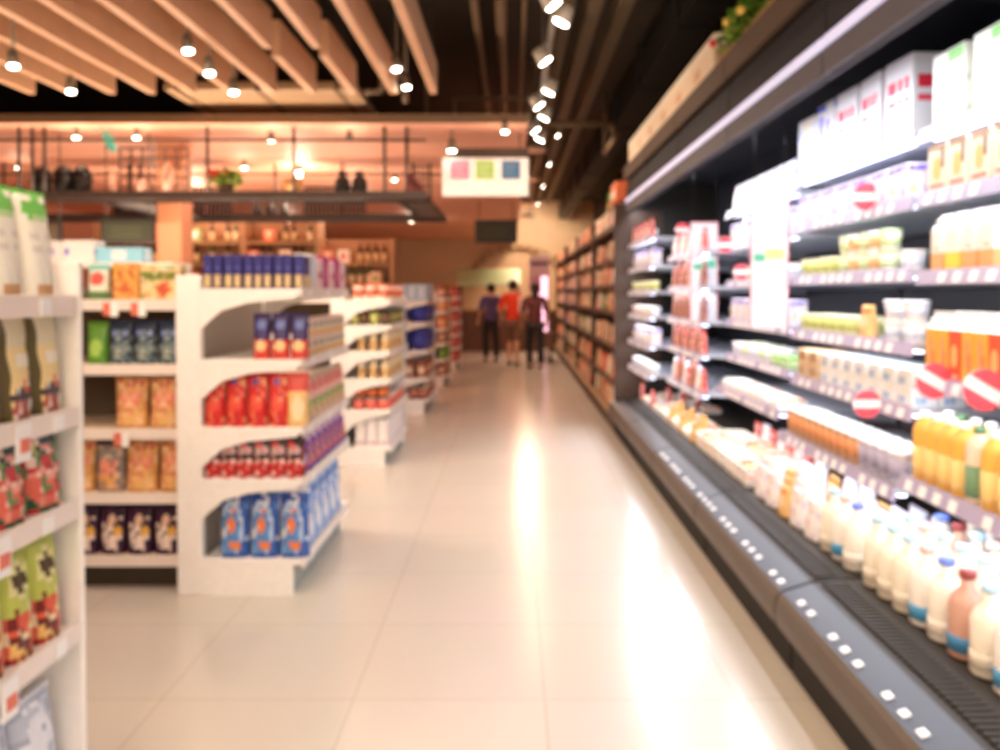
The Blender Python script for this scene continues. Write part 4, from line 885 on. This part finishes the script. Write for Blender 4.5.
for sx in (-1, 1): mb.tube((sx * w * .4, .025, h * .8), (sx * w * .4, .025, 2.9 - pz(196, 8)), .006, DARK, 6)
mb.build('hanging_rod', root)
spotlamp(px(452, 7.9), 7.9, 2.72, 2.9, 'bright downlight just above the white square sign', 'downlights under the peach soffit', 12, (0, 0, -1), light=False)

# ==================================================================== HANGING RACK above the deli counter
RK = mat((54, 38, 30), .45, name='rusty_rack'); 
root = empty('hanging_rack', (-2.2, 7.8, 2.28)); tag(root, 'dark brown metal rack hung in a ring under the peach soffit', 'hanging rack')
ya, yb2 = 7.7, 9.9; xl, xr = -6.2, -.78; zr = 2.3
def L(mb, n): return mb.build(n, root, (2.2, -7.8, -2.28))
for (y, n) in ((ya, 'shelf'), (yb2, 'shelf')):
    m = MB(); x0 = xl if y == ya else xl
    for k in range(6): m.box(xl, xr, y + .06 * k, y + .06 * k + .03, zr - .03, zr, RK)
    m.box(xl, xr, y - .015, y, zr - .05, zr + .02, RK); m.box(xl, xr, y + .33, y + .345, zr - .05, zr + .02, RK)
    L(m, n)
for x in (xl, -3.9, xr - .3):
    m = MB(); m.box(x, x + .3, ya + .345, yb2 - .015, zr - .03, zr, RK); m.box(x, x + .02, ya + .345, yb2 - .015, zr - .05, zr + .05, RK); L(m, 'side_shelf')
m = MB(); m.tube((xl, ya, 2.78), (xr, ya, 2.78), .012, RK, 8); m.tube((xl, yb2, 2.78), (xr, yb2, 2.78), .012, RK, 8); L(m, 'top_rail')
for X in (-5.9, -4.45, -4.33, -4.22, -2.75, -1.97, -1.15, -.95):
    for y in (ya, yb2): L(MB().tube((X, y, zr), (X, y, 2.9), .016, RK, 8), 'hanger')
def lattice(x0, x1, y, z0, z1, n=14, t=.014):
    m = MB()
    for k in range(n + 1):
        x = x0 + (x1 - x0) * k / n; m.box(x - t * .8, x + t * .8, y - .008, y + .008, z0, z1, RK)
    for k in range(6):
        z = z0 + (z1 - z0) * k / 5; m.box(x0, x1, y - .008, y + .008, z - t, z + t, RK)
    L(m, 'mesh_panel')
lattice(px(121, 8), px(189, 8), ya + .3, zr, 2.76, 6, .007); lattice(px(180, 10), px(236, 10), yb2 - .03, zr, 2.62); lattice(px(308, 10), px(367, 10), yb2 - .03, zr, 2.62); lattice(-.95, -.78, ya + .4, zr, 2.6, 4, .006)
lattice(px(120, 10), px(158, 10), yb2 - .03, zr, 2.5)
def onrack(x, Y=7.85): return px(x, Y)
BK = mat((22, 18, 16), .4, name='black_iron')
def pot(x, y, z, r, h, label):
    root = empty('iron_pot', (x, y, z)); MB().lathe([(r * .8, 0), (r, h * .25), (r * .98, h * .6)], BK, 20).build('pot', root)
    MB().lathe([(r * 1.02, h * .6), (r * .95, h * .78), (r * .6, h * .92), (r * .12, h * .96), (r * .1, h)], BK, 20).build('lid', root)
    m = MB()
    for s in (-1, 1): m.box(s * r * 1.02 - .02, s * r * 1.02 + .02, -.03, .03, h * .45, h * .52, BK)
    m.build('handle', root); tag(root, label, 'pot', 'black pots on the hanging rack')
pot(onrack(43), 7.85, zr, .088, .27, 'smaller black lidded pot at the far end of the hanging rack')
pot(onrack(65), 7.85, zr, .085, .28, 'black lidded pot in the middle of the three on the rack')
pot(onrack(83.5), 7.85, zr, .08, .28, 'black lidded pot closest to the mesh panel on the rack')
pot(onrack(20, 7.9), 7.9, zr, .06, .1, 'tiny black pot at the very end of the hanging rack')
PV = mat((246, 200, 176), .4, name='pink_ceramic')
m = MB(); m.lathe([(.035, 0), (.05, .03), (.052, .18), (.035, .25), (.02, .28), (.02, .3)], PV, 18); o = m.build('ceramic_vase'); o.location = (onrack(170), 7.82, zr); tag(o, 'tall pale pink vase on the hanging rack', 'vase')
m = MB(); m.lathe([(.03, 0), (.04, .03), (.03, .1), (.015, .13)], PV, 18); o = m.build('ceramic_vase'); o.location = (onrack(183), 7.82, zr); tag(o, 'small pale pink vase beside the tall vase', 'vase')
m = MB(); m.lathe([(.03, 0), (.055, .05), (.05, .1), (.02, .14)], PV, 18); o = m.build('ceramic_vase'); o.location = (onrack(145), 7.82, zr); tag(o, 'squat pale pink vase in front of the mesh panel', 'vase')
m = MB(); m.lathe([(.02, 0), (.035, .03), (.03, .08), (.012, .2)], PV, 18); o = m.build('ceramic_vase'); o.location = (onrack(115), 7.82, zr); tag(o, 'slim pale pink vase between the pots and mesh panel', 'vase')
m = MB(); root = empty('potted_plant', (onrack(228), 7.84, zr)); m.lathe([(.05, 0), (.07, .1), (.065, .1)], mat((90, 70, 50), .6), 16); m.build('pot', root)
m = MB(); foliage(m, (0, 0, .14), .15, .1, .08, 220, .06, 5); m.build('foliage', root); m = MB(); [m.ball((-.15 + .07 * k, -.03, .2), .04, mat((226, 90, 60), .5), seg=8) for k in range(3)]; m.build('blossoms', root); tag(root, 'small green plant with orange blossoms on the hanging rack', 'plant')
pbottle('blackjug', 'black_bottle', 'bottle', .072, .22, (20, 16, 14), (18, 14, 12), (22, 18, 16), shoulder=.6, neck=.5)
row('blackjug', (onrack(343), 7.85, zr), (.155, 0, 0), 2, 'cam', 'squat black bottle', 'on the front shelf of the hanging rack', 'black bottles on the rack')
pbottle('blackbot', 'black_bottle', 'bottle', .06, .2, (20, 16, 14), (18, 14, 12), (24, 20, 16), shoulder=.55, neck=.5)
row('blackbot', (px(257, 10), 10.02, zr), (.16, 0, 0), 3, 'cam', 'tall black bottle', 'in a row on the rear rack shelf', 'tall black bottles on the rack')
WICK = mat((226, 170, 110), .6, name='wicker'); 
m = MB(); m.lathe([(.07, 0), (.1, .14), (.09, .145)], WICK, 16); o = m.build('wicker_basket'); o.location = (onrack(293), 7.85, zr); tag(o, 'small wicker basket on the front of the hanging rack', 'basket')
# stock seen on the side shelf
pbottle('pinkbot', 'wine_bottle', 'wine bottle', .04, .26, (150, 70, 60), (190, 90, 100), (214, 130, 130), shoulder=.55)
row('pinkbot', (-.98, 8.2, zr), (.0, .22, 0), 6, 'cam', 'reddish wine bottle', 'on the side shelf of the hanging rack', 'wine bottles on the rack')
row('pinkbot', (-4.6, 10.04, zr), (.16, 0, 0), 7, 'cam', 'reddish wine bottle', 'on the rear shelf of the hanging rack', 'wine bottles on the rear rack')
# teal pennant hanging from the soffit
m = MB(); m.prism([(-.06, .16), (.03, .1), (.07, -.02), (.03, -.05), (-.03, .02)], -.01, .01, 'y', mat((86, 190, 176), .5)); m.tube((-.06, 0, .15), (-.06, 0, .18), .003, DARK, 6)
o = m.build('ceiling_pennant'); o.location = (px(110, 7.7), 7.7, 2.74); o.location.z = 2.72; tag(o, 'small teal pennant hanging from the soffit edge', 'pennant')

# column and boards
m = MB(); m.box(px(157, 8.3), px(182, 8.3), 8.3, 8.6, 0, 2.9, mat((214, 146, 106), .6), bev=.01); struct(m, 'column')
def board(x0, x1, y0, y1, Y, label, c=(44, 46, 30)):
    X0, X1, Z1, Z0 = px(x0, Y), px(x1, Y), pz(y0, Y), pz(y1, Y)
    root = empty('menu_board', ((X0 + X1) / 2, Y, Z0)); w = X1 - X0; h = Z1 - Z0
    MB().box(-w / 2, w / 2, 0, .03, 0, h, DARK, bev=.005).build('frame', root)
    m = MB(); m.box(-w / 2 + .03, w / 2 - .03, -.004, 0, .03, h - .03, mat(c, .5)); m.build('panel', root)
    m = MB(); [m.box(-w * .3, w * .25, -.006, -.004, h * (.25 + .18 * k), h * (.3 + .18 * k), mat((72, 76, 50), .5)) for k in range(3)]; m.build('lettering', root)
    m = MB(); [m.tube((s * w * .4, .015, h - .01), (s * w * .4, .015, 2.9 - Z0), .006, DARK, 6) for s in (-1, 1)]; m.build('hanging_rod', root)
    tag(root, label, 'menu board')
board(101, 155, 219, 243, 8.0, 'dark green menu board hung beside the orange column')
board(44, 62, 221, 243, 8.0, 'narrow dark menu board hung behind the tall white bags', (70, 50, 36))
board(475, 517, 220, 243, 14, 'dark green menu board hung low under the square sign')

# wooden racks with bottles at the back of the store
WD = mat((176, 132, 92), .55, name='rack_wood', scale=5, var=.15)
pbottle('wine', 'wine_bottle', 'wine bottle', .04, .3, (66, 40, 28), (130, 50, 40), (206, 176, 130), shoulder=.6, seg=10)
pbottle('wineg', 'wine_bottle', 'wine bottle', .04, .3, (80, 90, 50), (190, 150, 90), (230, 210, 170), shoulder=.6, seg=10)
for ri in range(4):
    x0 = -6.1 + 1.09 * ri; Yr = 12.4
    root = empty('wooden_rack', (x0, Yr, 0)); tag(root, f'brown wooden goods rack at the back, {ORD[ri]} from the store side wall', 'rack', 'wooden racks at the back')
    top = 2.45 if ri != 3 else 2.2
    for x in (0, 1.06): MB().box(x, x + .04, 0, .4, 0, top, WD).build('side_panel', root)
    MB().box(.04, 1.06, .37, .4, 0, top, WD).build('back_panel', root)
    for li, z in enumerate((.4, .8, 1.2, 1.52, 1.84, 2.15)):
        if z > top - .1: continue
        MB().box(.04, 1.06, 0, .37, z - .03, z, WD).build('shelf', root)
        if z < 1.1: continue
        for k in range(8):
            if rnd.random() < .15: continue
            cr = rnd.random()
            kk = 'wine' if cr < .35 else 'wineg' if cr < .55 else f'g{rnd.randrange(8)}'
            if kk[0] == 'g' and k % 2: continue
            s = put(kk, (x0 + .12 + .118 * k, Yr + .14, z), 0, f'{ORD[k]} item on the {["", "", "low", "waist", "eye-level", "top"][li]} shelf of the {ORD[ri]} wooden rack', f'goods in the {ORD[ri]} wooden rack')
# deli counter with pale green awning near the shoppers
root = empty('deli_counter', (-.9, 20.5, 0)); tag(root, 'brown service counter with pale green canopy behind the shoppers', 'counter')
m = MB(); m.box(-.6, 2.2, 0, .6, 0, .95, mat((96, 62, 44), .5), bev=.01); [m.box(-.55 + .35 * k, -.52 + .35 * k, -.01, 0, .05, .9, BW) for k in range(8)]; m.build('body', root)
MB().box(-.65, 2.25, -.05, .65, .95, 1.0, mat((170, 120, 84), .4), bev=.008).build('counter_top', root)
m = MB(); m.prism([(-.25, 1.62), (.55, 2.0), (.55, 1.95), (-.25, 1.57)], -.4, 1.1, 'x', mat((190, 220, 176), .5)); m.build('canopy', root)
m = MB(); [m.tube((x, y, 1.0), (x, y, z), .02, DARK, 8) for x in (-.35, 1.05) for y, z in ((-.1, 1.63), (.5, 1.94))]; m.build('pole', root)
# arch decor on back wall
m = MB()
for k in range(14):
    a0, a1 = math.pi * k / 14, math.pi * (k + 1) / 14
    m.tube((.15 + 1.3 * math.cos(a0), 23.9, 1.6 + 1.1 * math.sin(a0)), (.15 + 1.3 * math.cos(a1), 23.9, 1.6 + 1.1 * math.sin(a1)), .09, mat((176, 146, 114), .6), 8)
tag(m.build('wall_arch'), 'brown curved arch moulding on the back wall', 'wall decoration')

# ==================================================================== PEOPLE
def skin_obj(name, verts, edges, radii, m, parent, root=0, sub=1):
    me = bpy.data.meshes.new(name); me.from_pydata(verts, edges, []); me.materials.append(m)
    o = bpy.data.objects.new(name, me); COL.objects.link(o); o.parent = parent
    sk = o.modifiers.new('skin', 'SKIN'); sk.use_smooth_shade = True
    if not me.skin_vertices: me.skin_vertices_new() if hasattr(me, 'skin_vertices_new') else None
    if not me.skin_vertices:
        bpy.context.view_layer.objects.active = o; bpy.ops.mesh.customdata_skin_add()
    for i, r in enumerate(radii):
        rr = r if isinstance(r, tuple) else (r, r)
        me.skin_vertices[0].data[i].radius = rr
        me.skin_vertices[0].data[i].use_root = (i == root)
    s = o.modifiers.new('sub', 'SUBSURF'); s.levels = sub; s.render_levels = sub
    for p in me.polygons: p.use_smooth = True
    return o
SKIN = mat((214, 160, 128), .5, name='skin')
def person(x, Y, rz, h, top, bottom, hair, label, legs='long', stride=.1, arm=.1, bag=None, hairlen=.0):
    s = h / 1.7
    root = empty('person', (x, Y, 0), rz); root['label'] = label; root['category'] = 'person'
    P = {}; V = []; E = []; Rr = []
    def v(n, p, r): P[n] = len(V); V.append(tuple(c * s for c in p)); Rr.append(r * s if not isinstance(r, tuple) else (r[0] * s, r[1] * s)); return P[n]
    def e(a, b): E.append((P[a], P[b]))
    st = stride
    v('pel', (0, 0, .92), (.13, .1)); v('waist', (0, .0, 1.06), (.115, .085)); v('chest', (0, .005, 1.27), (.14, .1)); v('neckb', (0, .0, 1.43), (.07, .06)); v('neck', (0, -.01, 1.49), .05); v('head0', (0, -.02, 1.56), .078); v('head1', (0, -.015, 1.64), .085); v('head2', (0, -.01, 1.69), .04)
    for a, b in zip(['pel', 'waist', 'chest', 'neckb', 'neck', 'head0', 'head1'], ['waist', 'chest', 'neckb', 'neck', 'head0', 'head1', 'head2']): e(a, b)
    for k, sx in (('l', -1), ('r', 1)):
        f = st * sx
        v(k + 'hip', (sx * .09, 0, .86), .085); v(k + 'knee', (sx * .1, -.03 - f, .48), .055); v(k + 'calf', (sx * .1, .02 - f, .34), .052); v(k + 'ank', (sx * .1, .03 - f, .09), .036); v(k + 'toe', (sx * .115, -.13 - f, .035), .033)
        e('pel', k + 'hip'); e(k + 'hip', k + 'knee'); e(k + 'knee', k + 'calf'); e(k + 'calf', k + 'ank'); e(k + 'ank', k + 'toe')
        v(k + 'sh', (sx * .19, .0, 1.39), .055); v(k + 'el', (sx * .25, .03, 1.11), .038); v(k + 'wr', (sx * .25, -.12 - arm, .93), .025); v(k + 'palm', (sx * .245, -.18 - arm * 1.1, .88), (.03, .022))
        e('neckb', k + 'sh'); e(k + 'sh', k + 'el'); e(k + 'el', k + 'wr'); e(k + 'wr', k + 'palm')
        for q in range(4):
            L_ = (.06, .075, .08, .068)[q]
            v(f'{k}f{q}', (sx * (.215 + .02 * q), -.22 - arm * 1.1, .845), .009); v(f'{k}g{q}', (sx * (.215 + .02 * q), -.235 - arm * 1.1, .845 - L_ * .7), .008)
            e(k + 'palm', f'{k}f{q}'); e(f'{k}f{q}', f'{k}g{q}')
        v(k + 't', (sx * .205, -.17 - arm * 1.1, .87), .011); v(k + 't2', (sx * .19, -.2 - arm * 1.1, .85), .009); e(k + 'palm', k + 't'); e(k + 't', k + 't2')
    v('nose', (0, -.115, 1.6), .012); e('head0', 'nose')
    for sx, k in ((-1, 'l'), (1, 'r')): v(k + 'ear', (sx * .088, 0, 1.6), .014); e('head0', k + 'ear')
    skin_obj('body', V, E, Rr, SKIN, root, sub=2)
    def sub_(names, edges, radii, nm, m):
        idx = {n: i for i, n in enumerate(names)}
        return skin_obj(nm, [V[P[n]] for n in names], [(idx[a], idx[b]) for a, b in edges], [tuple(c * s for c in r) if isinstance(r, tuple) else r * s for r in radii], m, root, sub=2)
    sub_(['waist', 'pel', 'chest', 'neckb', 'lsh', 'rsh', 'lel', 'rel'], [('pel', 'waist'), ('waist', 'chest'), ('chest', 'neckb'), ('neckb', 'lsh'), ('neckb', 'rsh'), ('lsh', 'lel'), ('rsh', 'rel')], [(.15, .12), (.17, .135), (.17, .125), (.085, .075), .075, .075, .06, .06], 'shirt', mat(top, .7))
    if legs == 'long':
        sub_(['pel', 'lhip', 'rhip', 'lknee', 'rknee', 'lank', 'rank', 'lcalf', 'rcalf'], [('pel', 'lhip'), ('pel', 'rhip'), ('lhip', 'lknee'), ('rhip', 'rknee'), ('lknee', 'lcalf'), ('rknee', 'rcalf'), ('lcalf', 'lank'), ('rcalf', 'rank')], [(.15, .12), .105, .105, .08, .08, .062, .062, .075, .075], 'trousers', mat(bottom, .7))
    else:
        sub_(['pel', 'lhip', 'rhip', 'lknee', 'rknee'], [('pel', 'lhip'), ('pel', 'rhip'), ('lhip', 'lknee'), ('rhip', 'rknee')], [(.15, .125), .115, .115, .085, .085], 'shorts', mat(bottom, .7))
    for sx, k in ((-1, 'l'), (1, 'r')):
        m = MB(); a = Vector(V[P[k + 'ank']]); m.ball((a.x, a.y - .06 * s, .04 * s), .05 * s, mat((60, 50, 46), .5), .95, 2.3, .8)
        m.build('shoe', root)
    m = MB(); m.ball((0, .012 * s, 1.635 * s), .105 * s, mat(hair, .6), .95, 1.02, 1.02, 18)
    if hairlen: m.ball((0, .055 * s, (1.56 - hairlen / 2) * s), .075 * s, mat(hair, .6), 1.05, .7, 1 + hairlen * 5)
    # keep the face open: push front-lower verts back
    for vv in m.bm.verts:
        if vv.co.y < -.02 * s and vv.co.z < 1.66 * s: vv.co.y = -.02 * s
    m.build('hair', root)
    return root
person(px(491, 17.3), 17.3, math.pi + .2, 1.56, (92, 78, 134), (34, 28, 30), (30, 22, 20), 'person in a dull purple top and dark trousers, walking away')
person(px(513, 16.4), 16.4, math.pi - .25, 1.62, (240, 66, 30), (120, 84, 66), (50, 34, 28), 'person in a bright orange-red shirt and brown shorts', legs='short', arm=.05)
person(px(535, 15.7), 15.7, math.pi + .1, 1.56, (104, 48, 50), (34, 30, 36), (34, 26, 22), 'person in a dark maroon top and dark trousers beside the pink column', hairlen=.15)
# pale bag on the shoulder of the orange person
m = MB(); m.box(-.1, .1, -.06, .06, 0, .34, mat((244, 206, 190), .6), bev=.03)
o = m.build('shoulder_bag'); o.location = (px(513, 16.4) + .2, 16.2, 1.0)
MB().box(-.012, .012, -.01, .01, .33, .42, mat((230, 190, 170), .6)).build('strap', o)
tag(o, 'pale pink shoulder bag carried by the person in orange', 'bag')
m = MB(); m.prism([(-.22, .3), (.22, .3), (.28, .62), (-.28, .62)], -.2, .2, 'y', mat((120, 84, 66), .5)); b_ = None
root = empty('shopping_trolley', (px(541, 17.15), 17.15, 0)); tag(root, 'brown shopping trolley pushed ahead of the person in maroon', 'trolley')
m.build('basket', root); m = MB(); m.tube((-.24, -.28, .95), (.24, -.28, .95), .014, DARK); m.tube((-.24, -.28, .95), (-.24, -.2, .4), .012, DARK); m.tube((.24, -.28, .95), (.24, -.2, .4), .012, DARK); m.build('handle', root)
for sx in (-1, 1):
    for sy in (-1, 1):
        MB().tube((sx * .2, sy * .18, .06), (sx * .2, sy * .18, .32), .012, DARK).build('leg', root); MB().tube((sx * .2 - .015, sy * .18, .05), (sx * .2 + .015, sy * .18, .05), .05, BLACK, 14).build('wheel', root)

# ==================================================================== LIGHT, WORLD, CAMERA
for (x, y, p, sz) in ((-.4, 11.5, 14, 1.2), (0.3, 14.5, 24, 1.2), (.3, 18.5, 55, 1.2), (.4, 21.6, 80, 1)):  # pendant lamps added to lift the dim far aisle
    l = bpy.data.lights.new('aisle_fill_light', 'AREA'); l.shape = 'DISK'; l.size = .45; l.energy = p; l.color = (1, .64, .42)
    o = bpy.data.objects.new('aisle_fill_light', l); COL.objects.link(o); o.location = (max(x, .3), y, 3.3)
    r = empty('added_ceiling_lamp', (max(x, .3), y, 3.31)); MB().lathe([(.16, 0), (.19, .03), (.12, .08), (.05, .1)], HEADW, 20).build('shade', r); MB().tube((0, 0, .09), (0, 0, .68), .006, DARK, 6).build('cord', r)
    tag(r, f'added pale round pendant fill lamp over the aisle, {ORD[int(y) - 10]} beyond the track', 'ceiling lamp')
for i, y in enumerate((10.3, 12.6, 15.2, 18.2)):  # spotlights added only to brighten the brown wall shelving
    spotlamp(.55, y, 3.3, 3.99, f'{ORD[i]} added wall-washing spotlight over the brown wall shelving', 'added spotlights over the brown shelving', 60, (.6, 0, -1), r=.03, cone=130)
for i, (x, y) in enumerate(((.5, 22.4), (1.4, 22.4))):  # more added spotlights, to lift the dark back wall
    spotlamp(x, y, 3.5, 3.99, f'{ORD[i]} added spotlight washing the tan back wall', 'added spotlights over the back wall', 110, (-.1, .9, -.8), r=.03, cone=140)
w = bpy.data.worlds.new('store_ambient'); sc.world = w; w.use_nodes = True
w.node_tree.nodes['Background'].inputs[0].default_value = (1, .77, .58, 1)
w.node_tree.nodes['Background'].inputs[1].default_value = 1.5

cam = bpy.data.cameras.new('camera'); co = bpy.data.objects.new('camera', cam); COL.objects.link(co)
PITCH = 1.1
co.location = (0, 0, H); co.rotation_euler = (R(90 - PITCH), 0, 0)
cam.sensor_width = 36; cam.lens = F * 36 / 1000
cam.shift_x = -(VX - 500) / 1000; cam.shift_y = -((375 - VY) - F * math.tan(R(PITCH))) / 1000
cam.clip_start = .05; cam.clip_end = 100
cam.dof.use_dof = True; cam.dof.focus_distance = .25; cam.dof.aperture_fstop = 16
sc.camera = co
sc.view_settings.view_transform = 'Standard'; sc.view_settings.look = 'None'
sc.view_settings.exposure = 0.15; sc.view_settings.gamma = 1; sc.view_settings.use_curve_mapping = False
sc.cycles.use_denoising = True
sc.cycles.max_bounces = 6; sc.cycles.diffuse_bounces = 4; sc.cycles.glossy_bounces = 3
sc.cycles.sample_clamp_indirect = 6
